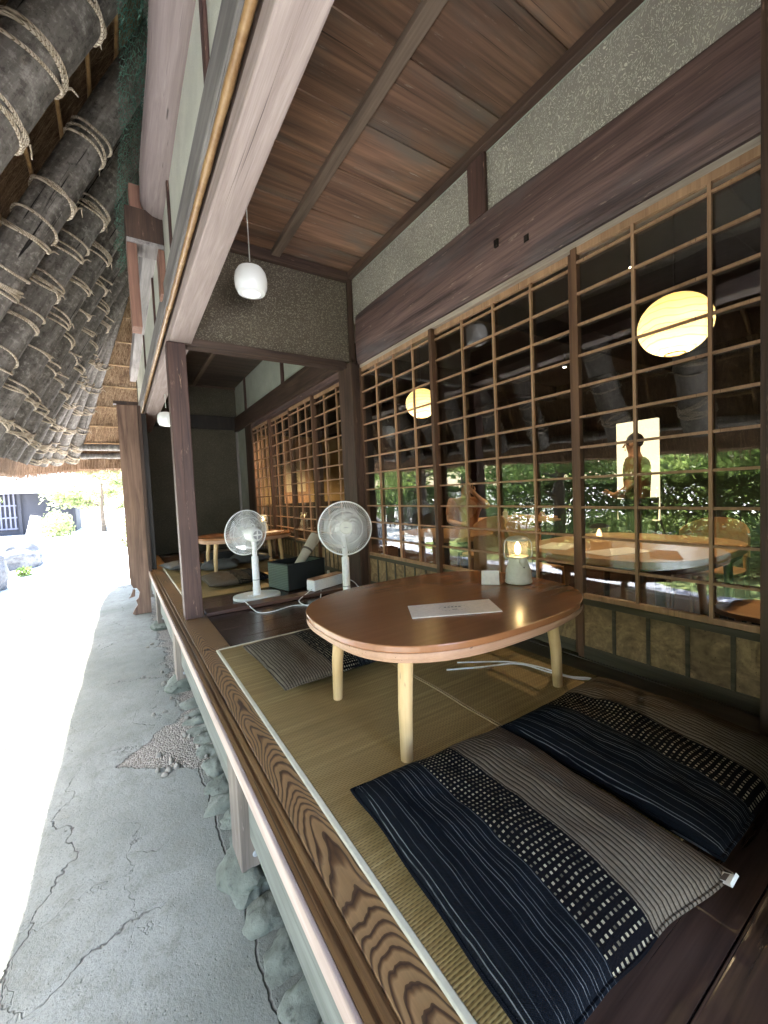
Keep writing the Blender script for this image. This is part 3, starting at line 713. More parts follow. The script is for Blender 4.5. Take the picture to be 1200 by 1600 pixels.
# ------------------------------------------------------------------ glass lattice doors
ROWS = [.48 + .1492 * k for k in range(11)]
def door(y0, y1, cols, xoff, label, rows=ROWS, dark_stile=None, cells=5, zb=.012, zt=2.045, group='glass lattice doors'):
    X = 1.95 + xoff; d = thing('lattice_door', label, 'sliding door', (X, (y0 + y1) / 2, zb), group)
    sw = .032
    b = MB()
    b.box(X - .012, X + .020, y0, y0 + sw, zb, zt); b.box(X - .012, X + .020, y1 - sw, y1, zb, zt)
    child(b, 'stiles', M['latdark'], d, bevel=.002)
    b = MB(); b.box(X - .008, X + .016, y0 + sw, y1 - sw, zt - .035, zt); b.box(X - .008, X + .016, y0 + sw, y1 - sw, .318, .343)
    child(b, 'cross_rails', M['lat'], d, bevel=.002)
    b = MB()
    for i, z in enumerate(rows): b.box(X - .010, X + .004, y0 + sw, y1 - sw, z - .0055, z + .0055)
    for y in cols: b.box(X - .0125, X + .003, y - .0065, y + .0065, .344, zt - .0355)
    child(b, 'lattice', M['lat'], d)
    b = MB(); b.box(X + .006, X + .010, y0 + sw, y1 - sw, .344, zt - .0355); child(b, 'glass_pane', M['glass'], d)
    w = thing_part = None
    b = MB(); b.box(X - .004, X + .010, y0 + sw, y1 - sw, zb, .317); wp = child(b, 'wainscot_panel', M['wains'], d)
    b = MB(); b.box(X - .012, X - .0045, y0 + sw, y1 - sw, zb, zb + .062); b.box(X - .012, X - .0045, y0 + sw, y1 - sw, .288, .3165)
    for k in range(1, cells):
        y = y0 + sw + (y1 - y0 - 2 * sw) * k / cells; b.box(X - .0115, X - .0045, y - .0075, y + .0075, zb + .0625, .2875)
    child(b, 'wainscot_frame', M['wainsframe'], d, bevel=.001)
    return d
door(.24, 1.205, (.365, .64, .915), 0, 'glass lattice door nearest the cushions, before the lit dining table', cells=6)
door(1.207, 2.32, (1.465, 1.735, 2.003), .034, 'glass lattice door behind the low table and its lamp', cells=7)
door(2.27, 3.299, (2.50, 2.755, 3.02), 0, 'glass lattice door between the corner post and the lamp door', cells=7)
r2 = [.46 + .1492 * k for k in range(11)]
door(3.557, 4.46, (3.86, 4.17), .034, 'far lattice door beside the corner post', r2, cells=8)
door(4.42, 5.20, (4.62, 4.86), 0, 'far lattice door right of the hanging scroll', r2, cells=7)
door(5.16, 6.05, (5.53, 5.82), .034, 'far lattice door just before the hanging scroll', r2, cells=7)
door(6.03, 6.898, (6.2, 6.42, 6.62), 0, 'far lattice door against the jamb of the far bay', r2, cells=7)

# ------------------------------------------------------------------ room behind the glass
ri = thing('interior_room', 'dim dining room seen through the glass doors', 'room', (4.5, 4, -.3))
b = MB(); b.box(2.07, 8.2, -2.2, 8.3, -.34, -.30); child(b, 'room_floor', M['floor'], ri)
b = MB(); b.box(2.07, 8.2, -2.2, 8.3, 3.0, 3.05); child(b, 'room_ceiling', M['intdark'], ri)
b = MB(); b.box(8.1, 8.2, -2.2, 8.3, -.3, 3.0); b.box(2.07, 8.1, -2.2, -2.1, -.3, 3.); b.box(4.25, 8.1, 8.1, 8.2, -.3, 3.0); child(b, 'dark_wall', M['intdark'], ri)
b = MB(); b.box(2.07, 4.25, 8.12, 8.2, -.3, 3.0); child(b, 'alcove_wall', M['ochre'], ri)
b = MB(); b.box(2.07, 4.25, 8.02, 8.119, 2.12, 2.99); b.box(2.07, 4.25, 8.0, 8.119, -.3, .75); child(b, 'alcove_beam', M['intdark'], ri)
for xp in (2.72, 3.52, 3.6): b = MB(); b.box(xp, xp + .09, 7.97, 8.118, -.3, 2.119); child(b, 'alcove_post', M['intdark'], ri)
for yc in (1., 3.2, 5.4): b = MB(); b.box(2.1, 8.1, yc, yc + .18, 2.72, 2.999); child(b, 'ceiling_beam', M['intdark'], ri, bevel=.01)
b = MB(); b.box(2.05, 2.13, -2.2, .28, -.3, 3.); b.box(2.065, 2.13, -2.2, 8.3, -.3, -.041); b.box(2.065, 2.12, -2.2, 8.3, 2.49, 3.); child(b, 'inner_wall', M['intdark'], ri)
b = MB(); b.box(5.30, 5.36, 2.26, 2.72, .42, 1.62); child(b, 'glowing_doorway_panel', emit('doorway_wall_glow', (1., .80, .46), .13), ri)  # panel glows by itself in place of lamplight falling on a wall
# hanging scroll
sc_ = thing('hanging_scroll', 'hanging scroll with brush writing on the ochre alcove wall', 'scroll', (3.05, 8.08, 1.2), None)
b = MB(); b.box(2.79, 3.40, 8.085, 8.10, .72, 2.08); child(b, 'silk_mount', M['scrollmount'], sc_)
b = MB(); b.box(2.875, 3.32, 8.076, 8.0845, .98, 1.62); child(b, 'paper', M['scrollpaper'], sc_)
b = MB(); b.tube([(2.76, 8.08, .71), (3.43, 8.08, .71)], .02, 10); child(b, 'roller', M['intdark'], sc_)
b = MB(); cx = 3.10; z = 1.57
for ch in (((-.05, 0, .05, -.005), (0, .02, -.05, -.09), (-.01, -.05, .06, -.10)), ((-.06, -.02, .06, -.01), (.0, .02, .0, -.1), (-.05, -.1, .05, -.09)), ((-.06, -.02, .06, 0), (0, .0, -.06, -.1), (0, -.03, .07, -.1)), ((-.05, 0, -.06, -.09), (-.01, -.01, .05, -.005), (.05, -.01, .045, -.1), (-.01, -.05, .04, -.05))):
    for (x0, z0, x1, z1) in ch:
        b.tube([(cx + x0, 8.073, z + z0), (cx + (x0 + x1) / 2 + .006, 8.073, z + (z0 + z1) / 2), (cx + x1, 8.073, z + z1)], [.006, .011, .005], 6, flat=.3)
    z -= .148
child(b, 'brush_writing', M['ink'], sc_)
# paper lanterns
def lamp_pt(name, loc, e, c, r=.04):
    l = bpy.data.lights.new(name, 'POINT'); l.energy = e; l.color = c; l.shadow_soft_size = r
    o = bpy.data.objects.new(name, l); col.objects.link(o); o.location = loc; return o
def paper_lantern(c, r, label):
    l = thing('paper_lantern', label, 'paper lantern', (c[0], c[1], c[2]), 'paper lanterns in the dining room')
    b = MB(); b.lathe([(r * math.sin(a) if 0 < a < PI else .03, -.92 * r * math.cos(a)) for a in [.28 + (PI - .56) * i / 18 for i in range(19)]], 32, Matrix.Translation(c), cap=False); child(b, 'shade', M['lantern'], l, smooth=True)
    b = MB(); b.tube([(c[0], c[1], c[2] + .85 * r), (c[0], c[1], 3.)], .004, 6); child(b, 'cord', M['blackmetal'], l)
    b = MB(); q = [(c[0] + .28 * r * math.cos(i * PI / 8), c[1] + .28 * r * math.sin(i * PI / 8), c[2] - .885 * r) for i in range(16)]; b.tube(q, .005, 6, True); child(b, 'ring', M['bamboo'], l)
    b = MB(); b.lathe([(.002, -.05), (.03, -.045), (.036, -.01), (.02, .03), (.014, .06)], 16, Matrix.Translation((c[0], c[1], c[2] - .02))); child(b, 'bulb', emit('lantern_bulb', (1., .8, .5), 1.), l, smooth=True)
    lamp_pt('lantern_light', (c[0], c[1], c[2] - .10), .46, (1., .83, .57), .03)
paper_lantern((3.2, 1.25, 1.93), .215, 'large glowing round paper lantern behind the nearest glass door')
paper_lantern((3.4, 4.22, 2.03), .205, 'glowing paper lantern half hidden behind the stile of the corner door')
WARM = (1., .72, .4)
def spot(c, label, e):
    s = thing('ceiling_spot', label, 'spotlight', c, 'small ceiling spotlights')
    b = MB(); b.lathe([(.03, 0), (.03, .09), (.012, .1), (.012, .2)], 16, Matrix.Translation((c[0], c[1], c[2] + .004))); child(b, 'can', M['blackmetal'], s, smooth=True)
    b = MB(); b.lathe([(.001, 0), (.024, 0), (.024, .003), (.001, .003)], 16, Matrix.Translation(c)); child(b, 'bulb', emit('spot_bulb', (1., .85, .6), 1.5), s)
    l = bpy.data.lights.new('spot_light', 'SPOT'); l.energy = e; l.color = WARM; l.spot_size = rad(120); l.spot_blend = .6; l.shadow_soft_size = .03
    o = bpy.data.objects.new('spot_light', l); col.objects.link(o); o.location = (c[0], c[1], c[2] - .02)
spot((3.6, 1.7, 2.62), 'small lit spotlight on the ceiling above the dining table', 9)
spot((2.95, 6.3, 2.6), 'small spotlight over the hanging scroll', 50)
spot((5.6, 3.6, 2.6), 'small spotlight added to brighten the back of the dining room', 9)  # added lamp for more indoor light, not a known fitting

# dining furniture
def rrect(a, c, n=3.2, k=48):
    return [(math.copysign(abs(math.cos(t)) ** (2 / n), math.cos(t)) * a, math.copysign(abs(math.sin(t)) ** (2 / n), math.sin(t)) * c) for t in [2 * PI * i / k for i in range(k)]]
def dining_table(loc, a, c, label):
    t = thing('dining_table', label, 'table', loc, 'dining tables inside')
    T = Matrix.Translation(loc)
    b = MB(); b.prism(rrect(a, c), .69, .735, T); child(b, 'table_top', M['paleply'], t, bevel=.006)
    b = MB(); b.prism(rrect(a * .96, c * .96), .655, .689, T); child(b, 'apron', M['blackmetal'], t)
    for sx in (-1, 1):
        for sy in (-1, 1):
            b = MB(); b.tube([T @ Vector((sx * a * .72, sy * c * .7, .655)), T @ Vector((sx * a * .76, sy * c * .74, 0))], [.028, .024], 12); child(b, 'leg', M['blackmetal'], t, smooth=True)
dining_table((3.15, 1.55, -.3), .72, .62, 'pale wooden dining table with dark legs under the large lantern')
dining_table((4.7, 4.0, -.3), .8, .5, 'dining table at the back before the seated guest')
dining_table((2.9, 3.35, -.3), .38, .55, 'dining table behind the lamp door')
def chair(loc, rz, label):
    t = thing('dining_chair', label, 'chair', (0, 0, 0), 'wooden dining chairs')
    b = MB(); b.prism(rrect(.23, .22, 3), .42, .45); child(b, 'seat', M['paleply'], t, bevel=.005)
    b = MB(); vs_ = []; n = 15
    for i in range(n):
        a = rad(-72 + 144 * i / (n - 1)); hh = .30 * math.cos(rad(-62 + 124 * i / (n - 1))) ** .6
        for (r, z) in ((.24, .56), (.24, .56 + hh), (.255, .56 + hh), (.255, .56)): vs_.append((-r * math.cos(a) * .95, r * math.sin(a), z))
    fs_ = [(i * 4 + j, i * 4 + (j + 1) % 4, (i + 1) * 4 + (j + 1) % 4, (i + 1) * 4 + j) for i in range(n - 1) for j in range(4)] + [(0, 1, 2, 3), (n * 4 - 1, n * 4 - 2, n * 4 - 3, n * 4 - 4)]
    b.add(vs_, fs_); child(b, 'backrest', M['paleply'], t, smooth=True)
    for sx in (-1, 1):
        for sy in (-1, 1):
            b = MB(); b.tube([(sx * .19, sy * .18, .56 if sx < 0 else .42), (sx * .205, sy * .2, 0)], [.018, .014], 10); child(b, 'leg', M['paleply'], t, smooth=True)
    t.location = loc; t.rotation_euler = (0, 0, rz); return t
c0 = chair((4.05, 1.35, -.3), PI, 'wooden chair behind the dining table, right of the glowing doorway panel')
def place_chair(loc, rz, label):
    c = copy_tree(c0); c.location = loc; c.rotation_euler = (0, 0, rz); c['label'] = label
place_chair((3.3, 2.5, -.3), -PI / 2, 'curved back wooden chair left of the dining table')
place_chair((3.0, .72, -.3), PI / 2, 'wooden chair at the right end of the dining table')
place_chair((2.42, 2.05, -.3), .1, 'wooden chair right behind the door with the table lamp')
place_chair((3.5, 3.3, -.3), PI, 'wooden chair behind the table in the lamp door')
b = MB(); b.box(4.3, 5.2, .2, .62, .08, .12); b.box(4.35, 4.4, .25, .57, -.3, .0795); b.box(5.1, 5.15, .25, .57, -.3, .0795); tag(b.build('bench', M['paleply'], bevel=.004), 'low orange wooden bench at the right edge of the dining room', 'bench')
b = MB(); b.box(-.17, .17, -.12, .12, 0, .002, T=Matrix.Translation((2.75, 1.85, .4355)) @ Matrix.Rotation(.2, 4, 'Z')); tag(b.build('menu_sheet', M['paper']), 'paper menu at the left end of the indoor dining table', 'menu', 'menus indoors')
b = MB(); b.box(-.2, .2, -.11, .11, 0, .002, T=Matrix.Translation((2.75, 1.42, .4355)) @ Matrix.Rotation(-.3, 4, 'Z')); tag(b.build('menu_sheet', M['paper']), 'paper menu in the middle of the indoor dining table', 'menu', 'menus indoors')
# counter with small wares seen beside the seated guest
b = MB(); b.box(4.2, 4.75, 3.15, 3.9, .4355, .46); b.box(4.28, 4.5, 3.3, 3.5, .4605, .5); tag(b.build('serving_tray', M['paleply'], bevel=.004), 'orange wooden tray on the back dining table', 'tray')
for k, (x, y, h) in enumerate(((4.35, 3.55, .09), (4.5, 3.25, .06), (4.4, 3.75, .13))):
    b = MB(); b.lathe([(.025, 0), (.032, .01), (.035, h * .7), (.018, h * .85), (.018, h)], 14, Matrix.Translation((x, y, .461 if k != 1 else .5005))); tag(b.build('small_jar', M['tableedge' if k == 1 else 'offwhite'], smooth=True), ('small pale jar on the back tray', 'squat brown jar on the raised block of the back tray', 'tall pale bottle on the back tray')[k], 'jar')

# people (skinned skeletons)
def skin_mesh(name, joints, bones, mat, parent, sub=2):
    me = bpy.data.meshes.new(name); me.from_pydata([j[0] for j in joints], bones, [])
    me.materials.append(mat); o = bpy.data.objects.new(name, me); col.objects.link(o)
    sk = o.modifiers.new('skin', 'SKIN'); sk.use_smooth_shade = True
    ly = me.skin_vertices[0] if me.skin_vertices else None
    if ly is None:
        bpy.context.view_layer.update(); ly = me.skin_vertices[0] if me.skin_vertices else None
    if ly:
        for v, j in zip(ly.data, joints): v.radius = j[1] if isinstance(j[1], tuple) else (j[1], j[1])
        ly.data[0].use_root = True
    s = o.modifiers.new('sub', 'SUBSURF'); s.levels = s.render_levels = sub
    if parent is not None: adopt(o, parent)
    return o
def person(name, loc, rz, J, label, top, low, hair=True):
    p = thing(name, label, 'person', loc)
    T = Matrix.Translation(loc) @ Matrix.Rotation(rz, 4, 'Z')
    def P(*a): return tuple(T @ Vector(a))
    body = [(P(*J['pelvis']), (.15, .11)), (P(*J['waist']), (.13, .095)), (P(*J['chest']), (.16, .11)), (P(*J['neck0']), (.075, .065)), (P(*J['neck1']), .052), (P(*J['head']), (.078, .088)), (P(*J['crown']), (.055, .062))]
    bones = [(0, 1), (1, 2), (2, 3), (3, 4), (4, 5), (5, 6)]
    for s in ('L', 'R'):
        i = len(body)
        body += [(P(*J['sh' + s]), .062), (P(*J['el' + s]), .043), (P(*J['wr' + s]), .028), (P(*J['ha' + s]), (.035, .02))]
        bones += [(2, i), (i, i + 1), (i + 1, i + 2), (i + 2, i + 3)]
        hv = Vector(J['ha' + s]); d = (hv - Vector(J['wr' + s])).normalized(); sd_ = d.orthogonal().normalized()
        for k in range(4):
            f = len(body); base = hv + sd_ * (.018 * (k - 1.5)); L = (.055, .07, .066, .05)[k]
            body += [(P(*(base + d * L * .55)), .0085), (P(*(base + d * L + sd_.cross(d) * .02)), .007)]; bones += [(i + 3, f), (f, f + 1)]
        f = len(body); body += [(P(*(hv - d * .02 + sd_ * .05)), .010), (P(*(hv + d * .02 + sd_ * .065)), .008)]; bones += [(i + 3, f), (f, f + 1)]
    bo = skin_mesh('body', body, bones, M['skin'], p)
    # clothing: slightly fuller shells over the same joints
    tp = [(P(*J['pelvis']), (.165, .125)), (P(*J['waist']), (.15, .115)), (P(*J['chest']), (.178, .125)), (P(*J['neck0']), (.08, .072))]
    tb = [(0, 1), (1, 2), (2, 3)]
    for s in ('L', 'R'):
        i = len(tp); e = Vector(J['sh' + s]).lerp(Vector(J['el' + s]), .8); tp += [(P(*J['sh' + s]), .078), (P(*e), .06)]; tb += [(2, i), (i, i + 1)]
    skin_mesh('shirt', tp, tb, top, p)
    lp = [(P(*J['pelvis']), (.16, .125))]; lb = []
    for s in ('L', 'R'):
        i = len(lp); lp += [(P(*J['hip' + s]), .095), (P(*J['kn' + s]), .07), (P(*J['an' + s]), .05), (P(*J['to' + s]), (.045, .035))]; lb += [(0, i), (i, i + 1), (i + 1, i + 2), (i + 2, i + 3)]
    skin_mesh('trousers', lp, lb, low, p)
    h = Vector(J['head']); m = blob(P(h.x - .02, h.y, h.z + .035), (.088, .083, .085), 5, 3, .08); child(m, 'hair', M['hair'], p, smooth=True)
    f = MB()
    for sy in (-1, 1): f.lathe([(.001, 0), (.010, .002), (.001, .006)], 10, lookT(P(h.x + .076, h.y + sy * .032, h.z + .004), T.to_3x3() @ Vector((1, 0, 0))))
    f.tube([P(h.x + .072, h.y, h.z + .008), P(h.x + .10, h.y, h.z - .028), P(h.x + .075, h.y, h.z - .034)], [.008, .012, .006], 8)
    f.tube([P(h.x + .074, h.y - .022, h.z - .056), P(h.x + .082, h.y, h.z - .058), P(h.x + .074, h.y + .022, h.z - .056)], .005, 6)
    for sy in (-1, 1): f.lathe([(.004, 0), (.022, .004), (.018, .012), (.004, .012)], 10, lookT(P(h.x - .005, h.y + sy * .078, h.z - .005), T.to_3x3() @ Vector((0, sy, 0))))
    child(f, 'face', [M['skin']], p, smooth=True)
sit = dict(pelvis=(0, 0, .52), waist=(.02, 0, .70), chest=(.05, 0, .92), neck0=(.06, 0, 1.07), neck1=(.07, 0, 1.13), head=(.09, 0, 1.23), crown=(.09, 0, 1.32),
           shL=(.05, .19, 1.02), elL=(.24, .24, .95), wrL=(.28, .08, 1.10), haL=(.25, .03, 1.16), shR=(.05, -.19, 1.02), elR=(.12, -.24, .78), wrR=(.33, -.14, .75), haR=(.40, -.12, .76),
           hipL=(.05, .09, .50), knL=(.46, .11, .50), anL=(.44, .11, .09), toL=(.56, .11, .05), hipR=(.05, -.09, .50), knR=(.46, -.11, .50), anR=(.44, -.11, .09), toR=(.56, -.11, .05))
person('person', (3.85, 3.95, -.3), rad(-120), sit, 'seated guest in a rust shirt raising a hand to the mouth', M['shirtr'], M['pants'])
std = dict(pelvis=(0, 0, .92), waist=(0, 0, 1.08), chest=(.02, 0, 1.30), neck0=(.02, 0, 1.45), neck1=(.03, 0, 1.50), head=(.04, 0, 1.60), crown=(.04, 0, 1.69),
           shL=(0, .19, 1.40), elL=(.02, .25, 1.12), wrL=(.18, .18, 1.05), haL=(.25, .15, 1.07), shR=(0, -.19, 1.40), elR=(.02, -.25, 1.12), wrR=(.16, -.2, 1.02), haR=(.23, -.17, 1.03),
           hipL=(0, .09, .90), knL=(.02, .10, .48), anL=(0, .10, .08), toL=(.12, .11, .04), hipR=(0, -.09, .90), knR=(.02, -.10, .48), anR=(0, -.10, .08), toR=(.12, -.11, .04))
person('person', (4.75, 2.22, -.3), rad(100), std, 'standing person in a dark brown shirt in front of the glowing doorway panel', M['shirtd'], M['pants'])

# ------------------------------------------------------------------ things on the deck
def mat_(name, x0, x1, y0, y1, z, label, seam=None):
    t = thing(name, label, 'mat', ((x0 + x1) / 2, (y0 + y1) / 2, z))
    b = MB()
    if seam:
        b.box(x0, seam - .001, y0, y1, z, z + .008); b.box(seam + .001, x1, y0, y1, z, z + .008)
    else: b.box(x0, x1, y0, y1, z, z + .008)
    child(b, 'rush_weave', M['rush'], t, bevel=.002)
    if seam:
        b = MB(); pts = [(seam + .004 * math.sin(i * 1.3), y0 + (y1 - y0) * i / 24, z + .0085) for i in range(25)]
        b.tube(pts, .0045, 6); b.tube([(p[0] + .013, p[1], p[2]) for p in pts], .003, 6); child(b, 'joining_seam', M['seam'], t, smooth=True)
    b = MB(); e = .013
    b.box(x0 - .003, x0 + e, y0, y1, z, z + .0105); b.box(x0 + e + .0005, x1, y1 - e, y1 + .003, z, z + .0105)
    child(b, 'cloth_border', M['matedge'], t, bevel=.003)
mat_('rush_mat', .433, 1.80, .43, 2.55, .001, 'rush mat with pale cloth border under the low table', 1.136)
mat_('rush_mat', .455, 1.80, 4.03, 6.25, .001, 'rush mat on the floor of the far bay')

def cushion(label, loc, rz, w=.58, l=.64, th=.052, mat='zab', seed=0, tilt=(0, 0), n=44, grp='striped floor cushions'):
    b = MB(); vs_ = []
    for side in (1, -1):
        for j in range(n + 1):
            for i in range(n + 1):
                u = -1 + 2 * i / n; v = -1 + 2 * j / n
                pin = 1 - .045 * (abs(u) ** 3 * (1 - v * v) + 0) ; pin2 = 1 - .045 * (abs(v) ** 3 * (1 - u * u))
                x = u * w / 2 * pin2 ** 0 * (1 - .05 * (1 - v * v) * 0 + .0); y = v * l / 2
                x *= 1 - .03 * math.sin(PI * (v + 1) / 2); y *= 1 - .035 * math.sin(PI * (u + 1) / 2)
                x += .008 * noise.noise(Vector((v * 2.2, seed, 1.3))) ; y += .008 * noise.noise(Vector((u * 2.2, seed, 4.3)))
                k = (max(0, 1 - abs(u) ** 3.2) * max(0, 1 - abs(v) ** 3.2)) ** .48
                e = min(1, 3. * min(1 - abs(u), 1 - abs(v)))
                z = side * th * k
                if side > 0: z += e * (.016 * noise.noise(Vector((u * 2.0, v * 1.6, seed + .5))) + .009 * noise.noise(Vector((u * 5, v * 3.0, seed))) + .004 * noise.noise(Vector((u * 13 + v * 5, v * 6, seed))))
                vs_.append((x, y, z))
    N = (n + 1) ** 2; fs_ = []
    for j in range(n):
        for i in range(n):
            a = j * (n + 1) + i; fs_.append((a, a + 1, a + n + 2, a + n + 1)); fs_.append((N + a, N + a + n + 1, N + a + n + 2, N + a + 1))
    b.add(vs_, fs_)
    c = thing('floor_cushion', label, 'cushion', (0, 0, 0), grp)
    o = child(b, 'cover', M[mat], c, smooth=True)
    mod = o.modifiers.new('weld', 'WELD'); mod.merge_threshold = .0005
    e = MB(); q = []
    for i in range(41): q.append(vs_[i * n // 40])
    b2 = MB(); 
    edge = [vs_[i] for i in range(n + 1)] + [vs_[j * (n + 1) + n] for j in range(1, n + 1)] + [vs_[n * (n + 1) + i] for i in range(n - 1, -1, -1)] + [vs_[j * (n + 1)] for j in range(n - 1, 0, -1)]
    b2.tube(edge, .0045, 6, True); child(b2, 'piping', M[mat], c, smooth=True)
    c.location = loc; c.rotation_euler = (tilt[0], tilt[1], rz); return c
ca = cushion('striped cushion nearest the camera with a white tag at its corner', (.765, .655, .066), rad(-4), .57, .65, .058, seed=1)
b = MB(); b.quad((.245, -.312, .0), (.272, -.314, .004), (.279, -.345, .014), (.247, -.346, .006)); b.quad((.247, -.346, .006), (.279, -.345, .014), (.278, -.340, .018), (.247, -.341, .010))
tg = b.build('care_tag', M['cardwhite']); tg.parent = ca
b = MB(); b.quad((.251, -.322, .0040), (.270, -.323, .0072), (.272, -.332, .0105), (.252, -.332, .0066)); t2 = b.build('printed_patch', M['ink']); t2.parent = tg
cushion('striped cushion second from the camera, against the door wainscot', (1.345, .63, .078), rad(-1), .58, .62, .062, seed=4, tilt=(0, rad(-1.5)))
cushion('striped cushion half under the far side of the low table', (.845, 2.06, .052), rad(181), .58, .66, .042, seed=8)
cushion('striped cushion at the front of the far bay, behind the post', (1.0, 4.55, .055), rad(181), .62, .62, .05, seed=11)
cushion('plain grey cushion right under the far bay table', (1.5, 5.9, .055), rad(20), .5, .5, .06, 'greycloth', 12, grp='grey cushions in the far bay')
cushion('plain grey cushion with a white label at the left under the far bay table', (1.06, 5.6, .055), rad(-15), .45, .45, .06, 'greycloth', 13, grp='grey cushions in the far bay')
cushion('dark cushion at the outer edge of the far bay mat', (.66, 6.0, .05), rad(10), .42, .5, .045, 'greycloth', 14, grp='grey cushions in the far bay')

# low table
def low_table(label, loc):
    t = thing('low_table', label, 'low table', loc, 'low oval tables'); T = Matrix.Translation(loc)
    A, C = .585, .455
    b = MB(); b.prism(rrect(A, C, 2.75, 96), .408, .432, T); child(b, 'table_top', M['tabletop'], t, bevel=.004, smooth=False)
    b = MB(); b.prism(rrect(A - .002, C - .002, 2.75, 96), .386, .4078, T); child(b, 'edge_band', M['tableedge'], t, bevel=.004)
    b = MB(); b.prism(rrect(A - .03, C - .03, 2.75, 96), .364, .3858, T); child(b, 'apron', M['tableedge'], t, bevel=.003)
    for x in (-.41, .41):
        for y in (-.25, .25):
            b = MB(); b.tube([T @ Vector((x * .955, y * .95, .3638)), T @ Vector((x * 1.0, y * 1.0, .18)), T @ Vector((x * 1.012, y * 1.015, 0.0095))], [.0265, .024, .0205], 20); child(b, 'leg', M['tableleg'], t, smooth=True)
    b = MB(); b.box(-.20, .20, -.12, .12, .335, .3635, T=T); h = child(b, 'heater', M['blackmetal'], t, bevel=.004)
    b = MB(); b.box(-.19, -.10, -.19, -.122, .338, .362, T=T); child(b, 'heater_plug', M['greyclear'], h, bevel=.003)
    return t
lt = low_table('low oval table with glossy brown top and pale round legs', (1.165, 1.335, 0))
l2 = copy_tree(lt); l2.location = (1.36, 5.5, 0); l2['label'] = 'low oval table standing on the mat of the far bay'
ZT = .4325
m = thing('menu_card', 'paper menu sheet lying on the near low table', 'menu', (1.07, 1.18, ZT))
P4 = [(.954, 1.323), (.873, 1.186), (1.178, 1.031), (1.267, 1.179)]
b = MB(); b.prism(list(reversed(P4)) if False else [P4[1], P4[2], P4[3], P4[0]], ZT + .0005, ZT + .0035); child(b, 'sheet', M['paper'], m)
cen = Vector((1.068, 1.18)); ux = (Vector(P4[2]) - Vector(P4[1])).normalized(); uy = Vector((-ux.y, ux.x))
b = MB()
def mk(x0, y0, w_, h_):
    q = [cen + ux * (x0 + dx) + uy * (y0 + dy) for dx, dy in ((0, 0), (w_, 0), (w_, h_), (0, h_))]
    b.add([(p.x, p.y, ZT + .0042) for p in q], [(0, 1, 2, 3)])
for i in range(5): mk(-.034 + i * .0145, .010, .0105, .0045); mk(-.032 + i * .0145, .017, .008, .004)
for i in range(3): mk(-.008 + i * .007, -.022, .005, .006)
for i in range(22):
    a = 2 * PI * i / 22
    if i % 4: mk(.058 * math.cos(a), .034 * math.sin(a), .005, .0018)
child(b, 'printed_title', M['ink'], m)
b = MB(); T = Matrix.Translation((1.492, 1.375, ZT)) @ Matrix.Rotation(rad(-48), 4, 'Z')
b.add([T @ Vector(p) for p in ((-.042, -.03, .0005), (.042, -.03, .0005), (.042, .0, .062), (-.042, .0, .062), (-.042, .028, .0005), (.042, .028, .0005), (.042, .006, .062), (-.042, .006, .062))], [(0, 1, 2, 3), (5, 4, 7, 6), (3, 2, 6, 7), (0, 4, 5, 1), (0, 3, 7, 4), (1, 5, 6, 2)])
tag(b.build('table_stand', M['cardwhite'], bevel=.002), 'small blank white wedge stand beside the table lamp', 'table stand')
def table_lamp(label, loc):
    t = thing('table_lamp', label, 'lantern', (0, 0, 0), 'cordless table lanterns')
    b = MB(); b.lathe([(.058, 0), (.0635, .004), (.0635, .012), (.061, .016), (.058, .06), (.047, .098), (.043, .104), (.043, .122), (.05, .126), (.05, .130), (.012, .131), (.012, .14)], 48); child(b, 'body', M['lampgreen'], t, smooth=True)
    b = MB(); b.lathe([(.043, .131), (.046, .16), (.049, .20), (.049, .205), (.046, .205), (.043, .16), (.040, .131)], 48, cap=False); child(b, 'glass_chimney', M['chimney'], t, smooth=True)
    b = MB(); b.lathe([(.052, .2055), (.053, .213), (.043, .221), (.02, .226), (.003, .227)], 40); child(b, 'cap', M['lampgreen'], t, smooth=True)
    b = MB(); b.lathe([(.003, .1405), (.011, .146), (.0145, .16), (.0125, .178), (.006, .192), (.001, .20)], 20); child(b, 'flame_bulb', M['flame'], t, smooth=True)
    b = MB(); b.lathe([(.02, 0), (.02, .012), (.012, .018), (.002, .018)], 20, lookT((.012, -.045, .112), (.25, -1, 0))); child(b, 'knob', M['lampgreen'], t, smooth=True)
    b = MB(); b.lathe([(.003, 0), (.003, .004)], 8, lookT((.014, -.055, .083), (.25, -1, 0))); child(b, 'button', M['blackmetal'], t)
    b = MB()
    for s in (-1, 1): b.tube([(s * .047, 0, .118), (s * .063, -.004, .125), (s * .066, -.006, .14), (s * .064, -.004, .19), (s * .055, 0, .21)], .0032, 8)
    child(b, 'bail_wire', M['greyclear'], t, smooth=True)
    t.location = loc; t.rotation_euler = (0, 0, rad(-38)); return t
tl = table_lamp('sage green table lantern with a lit flame bulb on the near table', (1.60, 1.295, ZT + .0005))
t2 = copy_tree(tl); t2.location = (1.66, 5.62, ZT + .0005); t2['label'] = 'lit table lantern on the far bay table behind the left fan'
lamp_pt('lamp_glow', (1.60, 1.295, ZT + .17), .35, (1., .7, .38), .012)
lamp_pt('lamp_glow', (1.66, 5.62, ZT + .17), .35, (1., .7, .38), .012)
b = MB(); b.box(-.12, .12, -.08, .08, 0, .004, T=Matrix.Translation((1.72, 5.40, ZT + .0005)) @ Matrix.Rotation(.5, 4, 'Z')); tag(b.build('menu_card', M['paper']), 'paper menu lying on the far bay table', 'menu')
b = MB(); b.prism(rrect(.2, .14, 4), 0.011, .16, Matrix.Translation((1.15, 6.05, 0))); b.prism(rrect(.21, .15, 4), .161, .18, Matrix.Translation((1.15, 6.05, 0))); tag(b.build('dark_box', M['blackmetal'], bevel=.004), 'dark storage box under the far bay table', 'box')

